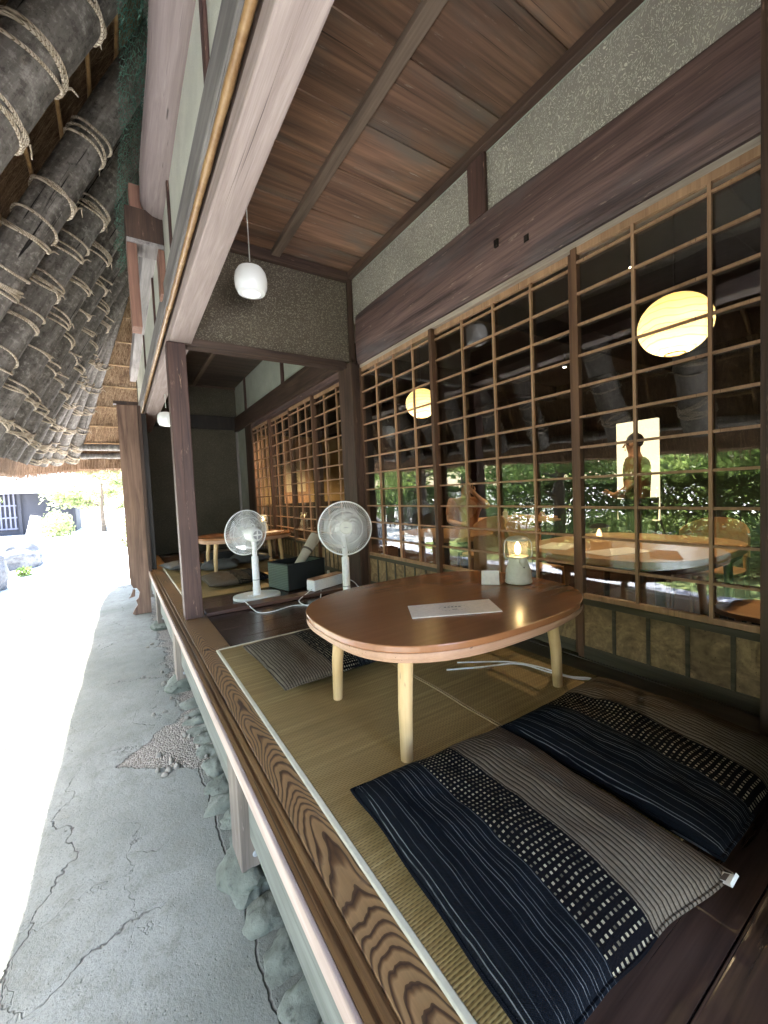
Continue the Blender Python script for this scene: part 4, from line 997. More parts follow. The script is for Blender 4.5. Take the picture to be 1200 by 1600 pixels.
# fans
def fan(label, base, head, face, yaw_base, zpole):
    t = thing('standing_fan', label, 'fan', base, 'white standing fans')
    bx, by, bz = base; TB = Matrix.Translation(base) @ Matrix.Rotation(yaw_base, 4, 'Z')
    b = MB(); b.prism(rrect(.205, .155, 2.3, 64), .0, .028, TB); bp = child(b, 'base_plate', M['offwhite'], t, bevel=.006)
    b = MB()
    for i in range(3): b.lathe([(.008, 0), (.008, .006), (.002, .008)], 12, TB @ Matrix.Translation((-.075 + .024 * i, -.03, .0285)))
    child(b, 'button', M['white'], bp)
    b = MB(); b.lathe([(.034, .0285), (.033, .10), (.030, .11), (.030, zpole - bz - .13), (.027, zpole - bz - .125)], 24, Matrix.Translation(base)); child(b, 'pole', M['white'], t, smooth=True)
    b = MB(); b.lathe([(.0305, 0), (.0312, .004), (.0305, .008)], 24, Matrix.Translation((bx, by, bz + .16)), cap=False); child(b, 'height_ring', M['greyclear'], t)
    f = Vector(face).normalized(); Hc = Vector(head); TH = lookT(Hc, f)    # local z = blowing direction, origin at guard centre
    mot = TH @ Vector((0, -.02, -.12))
    b = MB(); b.tube([(bx, by, zpole - .13), (bx, by, zpole - .05), tuple(mot + Vector((0, 0, -.03)))], [.021, .022, .026], 16); nk = child(b, 'neck', M['white'], t, smooth=True)
    b = MB(); b.box(-.022, .022, -.012, .012, -.07, .07, T=Matrix.Translation((bx, by, zpole - .09)) @ Matrix.Rotation(math.atan2(-bx, by), 4, 'Z')); child(b, 'control_panel', M['offwhite'], nk, bevel=.008)
    b = MB(); b.lathe([(.004, -.185), (.05, -.183), (.062, -.17), (.068, -.12), (.064, -.065), (.05, -.055), (.004, -.055)], 36, TH); mh = child(b, 'motor_housing', M['white'], t, smooth=True)
    b = MB()
    for i in range(4):
        a0 = PI / 2 * i + .12; a1 = PI / 2 * (i + 1) - .12; pts = [(.014, (a0 + a1) / 2)] ; poly = [(.012 * math.cos((a0 + a1) / 2), .012 * math.sin((a0 + a1) / 2))] + [(.040 * math.cos(a0 + (a1 - a0) * k / 8), .040 * math.sin(a0 + (a1 - a0) * k / 8)) for k in range(9)]
        b.prism(poly, -.1875, -.1852, TH)
    child(b, 'rear_vent', M['greyclear'], mh)
    Rg = .205
    for nm, sgn, dep, hubr in (('front_guard', 1, .062, .048), ('rear_guard', -1, .055, .062)):
        b = MB(); NW = 84
        for k in range(NW):
            a = 2 * PI * k / NW; pts = []
            for i in range(7):
                s = i / 6.; r = hubr + (Rg - hubr) * s; z = sgn * dep * (1 - s ** 2.6); aa = a + .22 * (1 - s) * sgn
                pts.append(TH @ Vector((r * math.cos(aa), r * math.sin(aa), z)))
            b.tube(pts, .0015, 4)
        for rr in ((Rg * .62,) if sgn > 0 else (Rg * .72,)):
            s = (rr - hubr) / (Rg - hubr); z = sgn * dep * (1 - s ** 2.6)
            b.tube([TH @ Vector((rr * math.cos(i * PI / 24), rr * math.sin(i * PI / 24), z + sgn * .001)) for i in range(48)], .0013, 4, True)
        child(b, nm, M['white'], t, smooth=True)
    b = MB(); b.tube([TH @ Vector((Rg * math.cos(i * PI / 36), Rg * math.sin(i * PI / 36), 0)) for i in range(72)], .0055, 8, True); child(b, 'guard_rim', M['white'], t, smooth=True)
    b = MB(); b.lathe([(.001, .058), (.046, .058), (.049, .062), (.047, .068), (.001, .070)], 36, TH); hb = child(b, 'hub_badge', M['offwhite'], t, smooth=True)
    b = MB(); b.box(-.016, .016, -.003, .003, .0702, .0708, T=TH); child(b, 'badge_mark', M['greyclear'], hb)
    for k in range(5):
        b = MB(); a0 = 2 * PI * k / 5; vs_ = []; nu, nv = 9, 8
        for s_ in (0, 1):
            for i in range(nu):
                for j in range(nv):
                    r = .03 + .145 * i / (nu - 1); sp = (.5 + .45 * (i / (nu - 1)) ** .6); a = a0 + sp * (j / (nv - 1) - .5) * 1.15 + .35 * i / (nu - 1)
                    r2_ = r - (.03 * (j / (nv - 1)) ** 2 if i == nu - 1 else 0)
                    vs_.append(TH @ Vector((r2_ * math.cos(a), r2_ * math.sin(a), -.025 + .045 * (j / (nv - 1)) + .0018 * s_)))
        o_ = nu * nv; fs_ = []
        for i in range(nu - 1):
            for j in range(nv - 1):
                q = i * nv + j; fs_.append((q, q + 1, q + nv + 1, q + nv)); fs_.append((o_ + q, o_ + q + nv, o_ + q + nv + 1, o_ + q + 1))
        b.add(vs_, fs_); child(b, 'blade', M['blade'], t, smooth=True)
    b = MB(); b.lathe([(.004, -.05), (.03, -.05), (.03, .03), (.004, .035)], 24, TH); child(b, 'blade_hub', M['white'], t, smooth=True)
    b = MB(); b.tube([TH @ Vector(p) for p in ((0, .055, -.15), (0, .085, -.14), (0, .09, -.10), (0, .06, -.075))], .006, 8); child(b, 'carry_handle', M['white'], mh, smooth=True)
    return t
fan('white fan seen from behind, standing beside the red brown post', (1.00, 3.70, .0), (.968, 3.82, .583), (-.26, .95, .08), rad(-12), .50)
fan('white fan facing the camera behind the oval table', (1.49, 2.89, .0), (1.455, 2.80, .635), (-.34, -.90, .12), rad(-25), .52)

# basket, roll, cable box, cords
bk = thing('woven_basket', 'dark green woven basket on the floor between the fans', 'basket', (1.47, 3.9, 0))
T = Matrix.Translation((1.47, 3.92, 0)) @ Matrix.Rotation(rad(14), 4, 'Z')
b = MB(); b.box(-.225, -.215, -.17, .17, .004, .25, T=T); child(b, 'side_panel', M['basket'], bk, bevel=.003)
b = MB(); b.box(.215, .225, -.17, .17, .004, .25, T=T); child(b, 'side_panel', M['basket'], bk, bevel=.003)
b = MB(); b.box(-.2145, .2145, -.17, -.16, .004, .245, T=T); b.box(-.2145, .2145, .16, .17, .004, .25, T=T); b.box(-.2145, .2145, -.1595, .1595, .004, .012, T=T); child(b, 'cloth_body', M['basketcloth'], bk, bevel=.003)
b = MB(); b.tube([T @ Vector(p) for p in ((-.22, -.165, .252), (0, -.168, .246), (.22, -.165, .252), (.22, .165, .252), (0, .167, .25), (-.22, .165, .252))], .008, 8, True); child(b, 'rim', M['basketcloth'], bk, smooth=True)
rl = thing('cloth_roll', 'cream cloth roll with a dark strap leaning in the basket', 'cloth roll', (1.55, 3.9, .1))
p0, p1 = Vector((1.36, 3.80, .12)), Vector((1.72, 3.98, .47))
b = MB(); b.tube([p0.lerp(p1, t) for t in (0, .3, .5, .8, 1)], [.035, .04, .045, .056, .06], 20, flat=.75); child(b, 'rolled_cloth', M['rolltex'], rl, smooth=True)
b = MB(); b.tube([p0.lerp(p1, t) for t in (.62, .66)], [.0535, .0545], 20, flat=.76); child(b, 'strap', M['ink'], rl, smooth=True)
cb = thing('cable_box', 'long white cable box with a wooden lid on the floor', 'cable box', (1.55, 3.42, 0))
T = Matrix.Translation((1.60, 3.52, .029)) @ Matrix.Rotation(rad(20), 4, 'Z')
b = MB(); b.box(-.20, .20, -.055, .055, 0, .10, T=T); child(b, 'body', M['white'], cb, bevel=.014, seg=3)
b = MB(); b.box(-.196, .196, -.05, .05, .1005, .108, T=T); child(b, 'lid', M['tableedge'], cb, bevel=.003)
b = MB(); b.lathe([(.014, 0), (.014, .12), (.011, .125), (.002, .125)], 16, Matrix.Translation((1.74, 3.76, .006))); tag(b.build('white_tube', M['white'], smooth=True), 'short white plastic tube standing behind the cable box', 'tube')
def spline(pts, k=8):
    P_ = [Vector(p) for p in pts]; out = []
    for i in range(len(P_) - 1):
        a = P_[max(i - 1, 0)]; b_ = P_[i]; c = P_[i + 1]; d = P_[min(i + 2, len(P_) - 1)]
        for j in range(k):
            t = j / k; out.append(.5 * ((2 * b_) + (c - a) * t + (2 * a - 5 * b_ + 4 * c - d) * t * t + (3 * b_ - a - 3 * c + d) * t ** 3))
    out.append(P_[-1]); return out
def cord(pts, label, r=.0042):
    b = MB(); b.tube(spline(pts), r, 8); tag(b.build('power_cord', M['white'], smooth=True), label, 'cord', 'white power cords')
zc = .004
cord([(.86, 3.62, .012), (.84, 3.45, .033), (.85, 3.30, .012), (.87, 3.18, zc), (.97, 3.14, zc), (1.14, 3.19, zc), (1.25, 3.12, zc), (1.38, 2.98, zc), (1.45, 2.93, .03)], 'white cord running from the left fan over the dark boards')
cord([(1.42, 3.44, .05), (1.36, 3.40, .034), (1.24, 3.30, zc), (1.24, 3.10, zc), (1.34, 3.12, zc), (1.45, 3.32, zc), (1.50, 3.42, .034)], 'white cord looping out of the cable box')
cord([(1.80, 3.56, .07), (1.84, 3.44, .06), (1.82, 3.25, .012), (1.78, 3.1, zc)], 'short white cord at the right end of the cable box')
cord([(1.30, 1.50, .013), (1.45, 1.42, .013), (1.62, 1.33, .014), (1.66, 1.18, .013), (1.70, 1.06, .013), (1.76, 1.0, .013), (1.735, .93, .013), (1.70, .90, .014), (1.74, .84, .014)], 'white cord on the mat beside the right table leg')
cord([(1.40, 1.53, .013), (1.60, 1.38, .013), (1.67, 1.25, .013), (1.69, 1.10, .014), (1.74, 1.02, .0165), (1.66, .99, .013)], 'white cord crossing another under the low table', .0035)

# pendants
def pendant(c, ztop, label, r=.105):
    t = thing('pendant_lamp', label, 'pendant lamp', c, 'white glass pendant lamps')
    b = MB(); b.lathe([(.045, .085), (.085, .078), (.105, .045), (.112, 0), (.108, -.05), (.092, -.085), (.06, -.093), (.058, -.088), (.086, -.08), (.1, -.048), (.105, 0), (.098, .042), (.08, .07), (.045, .078)], 40, Matrix.Translation(c) @ Matrix.Scale(r / .105, 4), cap=False); child(b, 'opal_shade', M['globe'], t, smooth=True)
    b = MB(); b.lathe([(.05, .080), (.05, .092), (.03, .10), (.012, .105), (.012, .125)], 24, Matrix.Translation(c) @ Matrix.Scale(r / .105, 4)); child(b, 'cap', M['post'], t, smooth=True)
    b = MB(); b.tube([(c[0], c[1], c[2] + .12), (c[0], c[1], ztop)], .004, 8); child(b, 'rod', M['offwhite'], t)
    b = MB(); b.lathe([(.002, -.03), (.025, -.028), (.032, 0), (.02, .04), (.012, .078)], 20, Matrix.Translation(c)); child(b, 'bulb', emit('pendant_bulb', (1., .85, .6), .4), t, smooth=True)
pendant((.885, 2.95, 2.425), 2.93, 'white glass pendant lamp hanging in the near bay')
pendant((.505, 5.05, 1.80), 2.94, 'small white pendant lamp hanging in the far bay', .085)

# ------------------------------------------------------------------ thatched roof
EX = -1.2; CX, CY = .40, 7.1
def zeave(y): return 1.10 + .032 * max(y, -1.)
APEX = 4.55
def epath():
    out = []
    y = -4.5
    while y < CY: out.append((EX, y, zeave(y), CX, y)); y += .25
    for k in range(33):
        a = PI / 2 * k / 32; s_, c_ = math.sin(a), math.cos(a)
        out.append((CX - (CX - EX) * c_ ** .6, CY + 2.6 * s_ ** .6 if s_ > 0 else CY, zeave(CY) + .25 * s_, CX, CY))
    x = CX + .25
    while x < 7: out.append((x, CY + 2.6, zeave(CY) + .25, x, CY)); x += .4
    return out
EP = epath()
def ept(p, t, off=0.):
    e = Vector((p[0], p[1], p[2] + .22)); i = Vector((p[3], p[4], APEX)); q = e.lerp(i, t)
    sl = (i - e).normalized(); hor = Vector((p[3] - p[0], p[4] - p[1], 0)).normalized(); nrm = sl.cross(Vector((-hor.y, hor.x, 0))).normalized()
    if nrm.z > 0: nrm = -nrm
    return q + nrm * off
roof = thing('thatched_roof', 'steep thatched roof with rope lashed logs under its eave', 'thatched roof', (-.4, 3, 1.2))
b = MB(); vs_ = []; np_ = 0
for p in EP:
    e = Vector((p[0], p[1], p[2])); i = Vector((p[3], p[4], 0)); hor = (i - Vector((e.x, e.y, 0))).normalized()
    rdg = Vector((2.4 if p[3] <= CX + .01 else max(2.4, p[3]), min(p[4], 5.), 8.4))
    inn = Vector((p[3], p[4], APEX))
    jz = .018 * noise.noise(Vector((p[0] * 3, p[1] * 3, 0)))
    prof = [e + hor * .10 + Vector((0, 0, .24)), e + hor * .05 + Vector((0, 0, .02 + jz)), e - hor * .10 + Vector((0, 0, jz)), e - hor * .30 + Vector((0, 0, .10 + jz)), e - hor * .36 + Vector((0, 0, .28)), inn - hor * .15 + Vector((0, 0, .95)), rdg + Vector((0, 0, .3)), rdg, inn + Vector((0, 0, .02))]
    # underside subdivisions with lumps
    und = []
    for k in range(1, 9):
        q = ept(p, k / 9., 0); und.append(q + .03 * noise.noise(q * 4.) * Vector((.9, 0, -.45)))
    allp = prof + list(reversed(und)); np_ = len(allp); vs_ += allp
fs_ = []
for s in range(len(EP) - 1):
    for j in range(np_): fs_.append((s * np_ + j, s * np_ + (j + 1) % np_, (s + 1) * np_ + (j + 1) % np_, (s + 1) * np_ + j))
b.add(vs_, fs_); th = child(b, 'thatch', M['thatch'], roof, smooth=True)
def eat(s):   # continuous path parameter -> tuple
    s = max(0, min(len(EP) - 1.001, s)); i = int(s); f = s - i
    return tuple(a + (c - a) * f for a, c in zip(EP[i], EP[i + 1]))
def s_of_y(y): return (y + 4.5) / .25
S0 = s_of_y(CY); NSTR = len(EP)
# cut straw fringe and loose strands
b = MB()
for k in range(9500):
    s = U(6, S0 + 44) if k % 3 else U(S0 - 8, S0 + 44)
    p = eat(s); e = Vector(p[:3]); hor = (Vector((p[3], p[4], 0)) - Vector((e.x, e.y, 0))).normalized(); tg_ = Vector((-hor.y, hor.x, 0))
    d_ = U(-.31, .11); base = e + hor * d_ + Vector((0, 0, (.11 if d_ < -.2 else .02) + U(.12, .26)))
    ln = U(.14, .27); dn = (Vector((0, 0, -1)) - hor * U(.05, .35) + tg_ * U(-.18, .18)).normalized(); tip = base + dn * ln; w_ = tg_ * U(.0022, .005)
    b.quad(base - w_, base + w_, tip + w_ * .6, tip - w_ * .6)
fr = child(b, 'straw_fringe', M['cutstraw'], roof); fr['kind'] = 'stuff'
b = MB()
for k in range(7000):
    s = U(8, S0 + 40); t = U(.02, .9) ** .9; p = eat(s)
    off = U(.0, .035); q = ept(p, t, off); dr = (ept(p, min(t + .05, 1.), off) - ept(p, t - .05, off)).normalized()
    tn = Vector((0, 1, 0)) if s < S0 else (Vector(eat(s + 1)[:3]) - Vector(p[:3])).normalized()
    d2 = (dr + tn * U(-.35, .35) + Vector((U(-.1, .1), 0, U(-.1, .1)))).normalized(); w_ = tn * U(.0018, .0045); L = U(.15, .45)
    b.quad(q - w_, q + w_, q + d2 * L + w_ * .4, q + d2 * L - w_ * .4)
st_ = child(b, 'loose_straw', M['strand'], roof); st_['kind'] = 'stuff'
# bamboo battens following the eave
rows = [.10, .20, .31, .42, .53, .64, .75, .86]
for t in rows:
    b = MB(); pts = [ept(eat(s), t, .022) for s in [4 + (S0 + 36 - 4) * i / 110 for i in range(111)]]
    b.tube(pts, [.013 + (.0025 if i % 5 == 0 else 0) for i in range(111)], 8); child(b, 'bamboo_batten', M['bamboo'], roof, smooth=True)
b = MB(); pts = [ept(eat(s), .035, .10) for s in [4 + (S0 + 34 - 4) * i / 90 for i in range(91)]]
b.tube(pts, [.05 + .006 * math.sin(i * .9) for i in range(91)], 12); child(b, 'eave_log', M['log'], roof, smooth=True)
# rafters with lashings
raf = [('s', y) for y in (-.75, .05, .9, 1.68, 2.50, 3.56, 4.30, 5.0, 5.65, 6.25, 6.8)] + [('f', k) for k in (4, 9, 15, 20.5)]
raf = [(a, s_of_y(v) if a == 's' else S0 + v) for a, v in raf]
for ri_, (kind, s) in enumerate(raf):
    rr = (.135 if s < s_of_y(3) else U(.11, .125)) if kind == 's' else U(.10, .112)
    tA, tB = .015, (1.02 if kind == 's' else .84)
    pb, pt_ = eat(s), eat(s)
    off = rr + .035
    ns = 26; pts = []; rs = []
    wob = U(0, 9)
    ss = []
    for i in range(ns):
        t = tA + (tB - tA) * i / (ns - 1); q = ept(eat(s), t, off) + Vector((0, .02 * math.sin(t * 5 + wob), .012 * math.sin(t * 7 + wob)))
        ss.append(q); rs.append(rr * (1.04 - .12 * t) * (1 + .035 * noise.noise(Vector((t * 6, wob, 0)))) * (1. if kind == 's' else 1.02 - .35 * t))
    A, B = ss[0], ss[-1]; ax = (B - A).normalized()
    lg = MB(); rotq = ax.to_track_quat('Z', 'Y'); inv = rotq.inverted()
    lg.tube([inv @ (q - A) for q in ss], rs, 20)
    # gentle lumps
    lg.v = [tuple(Vector(v) * 1.0 + Vector((.008 * noise.noise(Vector((v[0] * 9, v[2] * 2.2, wob))), .008 * noise.noise(Vector((v[1] * 9, v[2] * 2.2, wob + 4))), 0))) for v in lg.v]
    o = lg.build('rafter_log', M['log'], None, smooth=True); o.location = A; o.rotation_euler = rotq.to_euler(); adopt(o, roof)
    tl_ = [r_ for r_ in rows if r_ < tB - .03][:6] if kind == 'f' else rows[:6] 
    tl_ = ([.04] + tl_)[:6] if kind == 'f' else tl_
    for t in tl_:
        lb = MB(); f_ = (t - tA) / (tB - tA) * (ns - 1); i = max(0, min(ns - 2, int(f_))); c = ss[i].lerp(ss[i + 1], f_ - i); r0 = rs[i]
        nl = random.choice((2, 3, 3, 4, 5)) + (2 if t < .11 else 0); an = Vector((0, 0, 1)).cross(ax).normalized(); dn = ax.cross(an).normalized()
        if (dn.z > 0): dn = -dn
        base_d = U(-.03, .03)
        for k in range(nl):
            sh = base_d + (k - (nl - 1) / 2) * .021 + (.07 if (k == nl - 1 and R() < .4) else 0); tilt = U(-.05, .05); q = []
            for j in range(22):
                a = 2 * PI * j / 22; q.append(c + ax * (sh + tilt * math.cos(a) + .004 * math.sin(3 * a + k)) + (r0 + .010) * (math.cos(a) * an + math.sin(a) * dn))
            lb.tube(q, .0092, 6, True)
        # short tail
        a = U(.3, 1.2); q0 = c + ax * .02 + (r0 + .012) * (math.cos(a) * an + math.sin(a) * dn)
        lb.tube([q0, q0 + ax * .05 + an * .02 + Vector((0, 0, -.02)), q0 + ax * U(.04, .12) + an * .05 + Vector((0, 0, -.07))], [.007, .006, .003], 5)
        child(lb, 'rope_lashing', M['rope'], o, smooth=True)
# thin bamboo canes between the rafters
for k in range(len(raf) - 1):
    s = (raf[k][1] + raf[k + 1][1]) / 2 + U(-.4, .4); b = MB()
    pts = [ept(eat(s), .03 + .87 * i / 20, .046) + Vector((0, .01 * math.sin(i), 0)) for i in range(21)]
    b.tube(pts, [.014 + (.003 if i % 3 == 0 else 0) for i in range(21)], 8); child(b, 'bamboo_cane', M['bamboo'], roof, smooth=True)
# hip purlin seen at the far end
b = MB(); b.tube([(-.9, 9.05, 1.93), (3., 9.12, 1.95)], .06, 12); child(b, 'hip_beam', M['log'], roof, smooth=True)
# green netting tucked under the roof
b = MB(); nx, ny = 26, 44; vs_ = []
for j in range(ny + 1):
    for i in range(nx + 1):
        y = 1.7 + 2.7 * j / ny; t = i / nx
        q = Vector((.31 - .17 * t, y, 3.62 - .42 * t - .1 * (y - 1.7))); 
        vs_.append(q + Vector((.06, .03, .07)) * noise.fractal(q * 5., .8, 2., 3) + Vector((0, 0, -.05 * math.sin(t * PI))))
b.add(vs_, [(j * (nx + 1) + i, j * (nx + 1) + i + 1, (j + 1) * (nx + 1) + i + 1, (j + 1) * (nx + 1) + i) for j in range(ny) for i in range(nx)])
tag(b.build('bird_net', M['net'], smooth=True), 'crumpled green netting stuffed between the wall log and the thatch', 'net')

# ------------------------------------------------------------------ garden
def leaves(b, c, r, n, sz, shell=.55):
    c = Vector(c)
    for _ in range(n):
        d = Vector((random.gauss(0, 1), random.gauss(0, 1), random.gauss(0, 1))).normalized(); k = U(shell, 1.) if R() < .8 else U(.1, 1)
        k *= 1 + .22 * noise.noise(d * 2.3 + c)
        p = c + Vector((d.x * r[0], d.y * r[1], d.z * r[2])) * k
        a = Vector((U(-1, 1), U(-1, 1), U(-1, 1))).normalized(); u = a.orthogonal().normalized(); v_ = a.cross(u); s = sz * U(.6, 1.4)
        b.quad(p - u * s * .5, p + v_ * s * .32, p + u * s * .5, p - v_ * s * .32)
def shrub(loc, r, n, mat, label, name='clipped_shrub', sz=.055, grp='clipped garden shrubs'):
    t = thing(name, label, 'shrub', loc, grp)
    b = MB(); leaves(b, (loc[0], loc[1], loc[2] + r[2] * .62), r, n, sz); child(b, 'foliage', M[mat], t)
    b = MB()
    for k in range(5): b.tube([(loc[0] + U(-.06, .06), loc[1] + U(-.06, .06), loc[2]), (loc[0] + U(-.5, .5) * r[0], loc[1] + U(-.5, .5) * r[1], loc[2] + r[2] * .6)], [.02, .01], 6)
    child(b, 'stems', M['bark'], t)
def hedge(x, y0, y1, h, n, label):
    t = thing('hedge', label, 'hedge', (x, (y0 + y1) / 2, GZ)); b = MB()
    for _ in range(n):
        y = U(y0, y1); xx = U(-.35, .35); z = h * (1 - U(0, 1) ** 2.2 * .58); 
        if R() < .3: z = h * U(.96, 1.04)
        p = Vector((x + xx + .05 * noise.noise(Vector((y, z, 0)) * 2), y, GZ + z + .05 * noise.noise(Vector((y * 1.3, xx * 3, 2)))))
        a = Vector((U(-1, 1), U(-1, 1), U(-1, 1))).normalized(); u = a.orthogonal().normalized(); v_ = a.cross(u); s = .085 * U(.6, 1.4)
        b.quad(p - u * s * .5, p + v_ * s * .35, p + u * s * .5, p - v_ * s * .35)
    child(b, 'foliage', M['leafd'], t)
    b = MB(); y = y0 + .15
    while y < y1:
        b.tube([(x + U(-.1, .1), y, GZ), (x + U(-.2, .2), y + U(-.1, .1), GZ + h * .45), (x + U(-.3, .3), y + U(-.2, .2), GZ + h * .8)], [.022, .016, .008], 6); y += U(.22, .4)
    child(b, 'stems', M['bark'], t)
hedge(-6.2, -7, .8, 1.35, 14000, 'long clipped hedge across the moss bed opposite the near doors')
hedge(-6.6, 1.9, 9.5, 1.45, 14000, 'long clipped hedge across the moss bed opposite the far doors')
hedge(-5.6, 10., 19., 1.5, 12000, 'clipped hedge along the yard beyond the moss bed')
shr = [((-3.6, 2.3), (.75, .85, .5), 'leafd'), ((-4.4, 4.6), (.9, 1.1, .6), 'leafm'), ((-3.5, -.9), (.6, .8, .42), 'leafm'), ((-4.8, .3), (.8, .9, .55), 'leafd'), ((-3.4, 6.9), (.7, .7, .5), 'leafd'), ((-4.6, 7.8), (.9, .9, .7), 'leafm'), ((-4.0, -3.4), (.8, 1., .5), 'leafd'), ((-5.0, 9.6), (1., 1.1, .8), 'leafd')]
lbl = ['dark low shrub at the edge of the gravel', 'broad mid green shrub on the moss', 'small mid green shrub on the moss', 'dark rounded shrub before the near hedge', 'dark rounded shrub near the carved plank side of the garden', 'tall mid green shrub at the garden end', 'dark shrub behind the viewer side of the garden', 'large dark shrub at the far end of the moss']
for (p, r, m_), l in zip(shr, lbl): shrub((p[0], p[1], GZ), r, 3800, m_, l)
def tree(loc, h, cr, mat, label, lean=(0, 0), n=7000, low=.3, sz=.11):
    t = thing('garden_tree', label, 'tree', loc, 'garden trees'); x, y, z = loc
    b = MB(); top = Vector((x + lean[0], y + lean[1], z + h * .8)); pts = [Vector((x, y, z - .05)).lerp(top, k / 6) + Vector((U(-.06, .06), U(-.06, .06), 0)) * (k > 0) for k in range(7)]
    b.tube(pts, [.17 * h / 6 * (1 - .12 * k) for k in range(7)], 10)
    cents = []
    for k in range(9):
        a = 2 * PI * k / 9 + U(-.3, .3); hh = U(low, .95); st = Vector((x, y, z)).lerp(top, min(1., hh * .9)); ln = cr * U(.55, 1.)
        en = st + Vector((math.cos(a) * ln, math.sin(a) * ln, U(.05, .5)))
        b.tube([st, st.lerp(en, .5) + Vector((0, 0, .12)), en], [.05 * h / 6, .03 * h / 6, .012], 7); cents += [en, st.lerp(en, .6)]
    child(b, 'trunk', M['bark'], t, smooth=True)
    b = MB()
    for c in cents + [top]: leaves(b, c + Vector((0, 0, .1)), (cr * U(.3, .48), cr * U(.3, .48), cr * U(.14, .24)), n // 19, sz, .2)
    child(b, 'crown', M[mat], t)
tr_ = [((-4.9, 1.3), 4.6, 1.9, 'leafm', 'mid green tree rising beside the gap in the hedge', (.3, .3)), ((-7.4, -1.6), 3.6, 1.7, 'leafy', 'bright maple behind the near hedge', (0, 0)), ((-7.6, 3.6), 3.6, 1.8, 'leafy', 'bright maple behind the far hedge', (.4, 0)),
       ((-5.2, 6.2), 5.2, 2.1, 'leafm', 'mid green tree between the hedge and the shrubs', (.2, -.3)), ((-8.3, 7.6), 6., 2.6, 'leafm', 'broad mid green tree at the hedge end', (0, 0)), ((-5.0, 11.2), 5.5, 2.4, 'leafy', 'bright maple past the end of the hedge', (0, 0)),
       ((-8.5, 12.8), 6.5, 2.8, 'leafd', 'dark broad tree past the end of the hedge', (0, 0)), ((-9.5, .6), 6.5, 2.8, 'leafd', 'dark broad tree behind the hedge gap', (0, 0)), ((-9., -5.), 6., 2.6, 'leafm', 'mid green tree behind the viewer side hedge', (0, 0)), ((-7.5, 17.), 6.5, 2.8, 'leafm', 'mid green tree well beyond the moss bed', (0, 0))]
for p, h, cr, m_, l, ln in tr_: tree((p[0], p[1], GZ), h, cr, m_, l, ln)
for k, (x, y, h, m_, l) in enumerate(((-.7, 27., 4.6, 'leafglare', 'pale sunlit tree right of the lattice house'), (.6, 31., 6.5, 'leafglare', 'sunlit tree beside the carved plank'), (-3.4, 38., 7., 'leafglare', 'sunlit tree rising behind the lattice house'), (2.8, 26., 5.5, 'leafm', 'tree hidden mostly by the carved plank'))):
    tree((x, y, GZ), h, 2.2, m_, l, n=3500, sz=.2, low=.3)
bsh = [(-9.2, -6.5), (-9.6, -4.2), (-9.0, -2.4), (-9.8, -.6), (-9.2, 1.6), (-9.7, 3.4), (-9.1, 5.2), (-9.6, 7.2), (-9., 9.4), (-8.6, 11.6), (-7.8, 13.9), (-7.9, 16.2), (-7.6, 18.8), (-7.4, 21.5)]
for k, (x, y) in enumerate(bsh):
    shrub((x, y, GZ), (1.1, 1.35, U(1.0, 1.7)), 2600, ('leafy', 'leafm', 'leafy', 'leafd')[k % 4], ('bright leafy bush', 'mid green bush', 'loose bright bush', 'dark bush')[k % 4] + ' in the row behind the clipped hedges', 'tall_bush', .13, 'bushes behind the hedges')
def rockthing(c, r, seed, label):
    m = blob((c[0], c[1], c[2]), r, seed, 4, .3); tag(m.build('garden_rock', M['rock'], smooth=False), label, 'rock', 'large garden rocks')
rockthing((-2.35, 13.3, GZ + .2), (.75, .55, .42), 31, 'long blue grey rock lying in the sunlit yard')
rockthing((-2.12, 9.9, GZ + .25), (.36, .4, .55), 37, 'upright grey rock at the left edge of the yard')
rockthing((-3.3, 3.6, GZ + .1), (.4, .35, .3), 41, 'low rock on the moss beside the dark shrub')
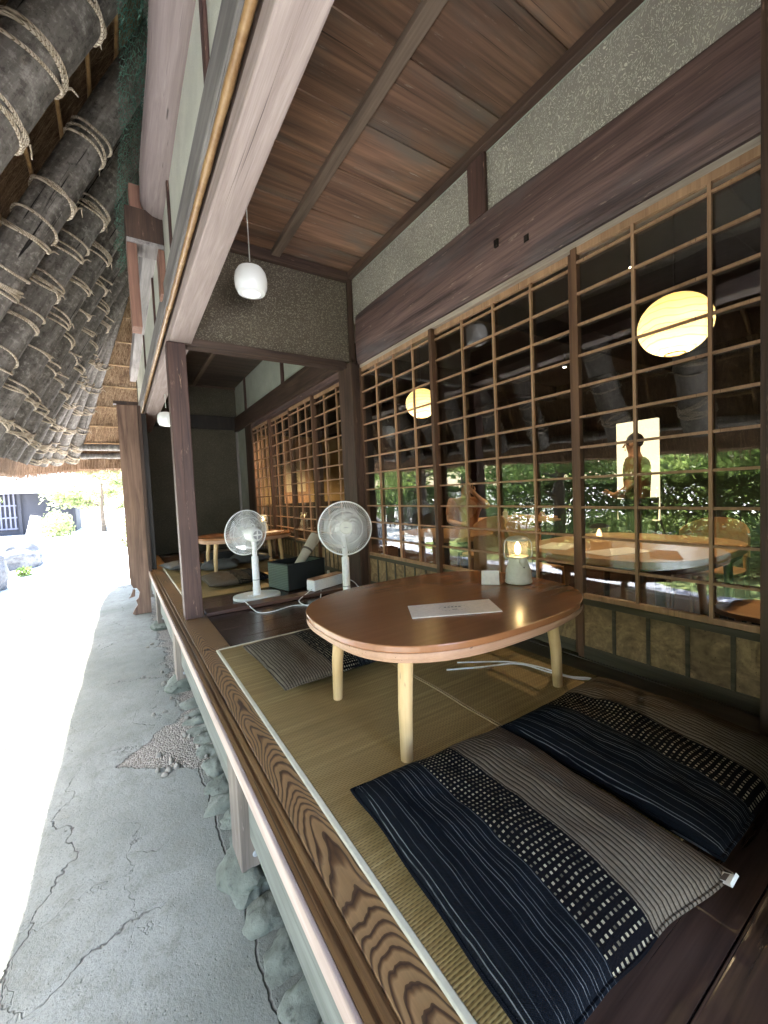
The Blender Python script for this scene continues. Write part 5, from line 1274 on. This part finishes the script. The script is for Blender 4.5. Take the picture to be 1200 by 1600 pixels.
shrub((-1.78, 11.6, GZ), (.16, .18, .12), 300, 'leafy', 'tiny bright plant beside the long rock', 'ground_plant', .05, None)
shrub((-2.6, 25.5, GZ), (.8, .7, .75), 1600, 'leafglare', 'pale layered bush in front of the lattice house', 'yard_bush', .12, None)
shrub((.1, 16.5, GZ), (.35, .6, .7), 900, 'leafglare', 'loose bush beside the carved plank edge', 'yard_bush', .09, None)
# lattice house across the yard
hs = thing('lattice_house', 'low tiled house with dark slatted front across the yard', 'house', (-6., 29.5, GZ))
b = MB(); b.box(-13, -2.1, 29.5, 34, GZ - .05, 1.85); child(b, 'wall', M['bluewood'], hs)
b = MB(); x = -12.9
while x < -4.6:
    b.box(x, x + .07, 29.40, 29.47, GZ + .3, 1.7); x += .19
for z in (GZ + .3, .35, 1.0): b.box(-12.9, -4.6, 29.385, 29.399, z, z + .08)
child(b, 'slat_front', M['slatblue'], hs)
for xp in (-4.55, -3.4, -2.2): b = MB(); b.box(xp, xp + .14, 29.38, 29.499, GZ, 1.84); child(b, 'wall_post', M['bluewood'], hs)
b = MB(); b.add([(-13.6, 28.6, 1.8), (-1.5, 28.6, 1.8), (-1.5, 31.8, 4.0), (-13.6, 31.8, 4.0), (-1.5, 35, 1.8), (-13.6, 35, 1.8), (-13.6, 28.6, 1.68), (-1.5, 28.6, 1.68), (-1.5, 35, 1.68), (-13.6, 35, 1.68)], [(0, 1, 2, 3), (3, 2, 4, 5), (6, 7, 1, 0), (5, 4, 8, 9), (1, 7, 8, 4, 2), (0, 3, 5, 9, 6), (7, 6, 9, 8)]); child(b, 'tiled_roof', M['roof_tile'], hs)
sb = thing('leaning_board', 'white notice board leaning before the lattice house', 'board', (-4.05, 27, GZ))
T = Matrix.Translation((-3.75, 26.8, GZ)) @ Matrix.Rotation(rad(14), 4, 'Y')
b = MB(); b.box(-.2, .2, -.02, .02, .02, 1.05, T=T); child(b, 'panel', M['cardwhite'], sb, bevel=.01)
b = MB(); b.box(-.22, .22, -.02, .05, -.02, .0195, T=T); child(b, 'foot', M['greywoodZ'], sb)
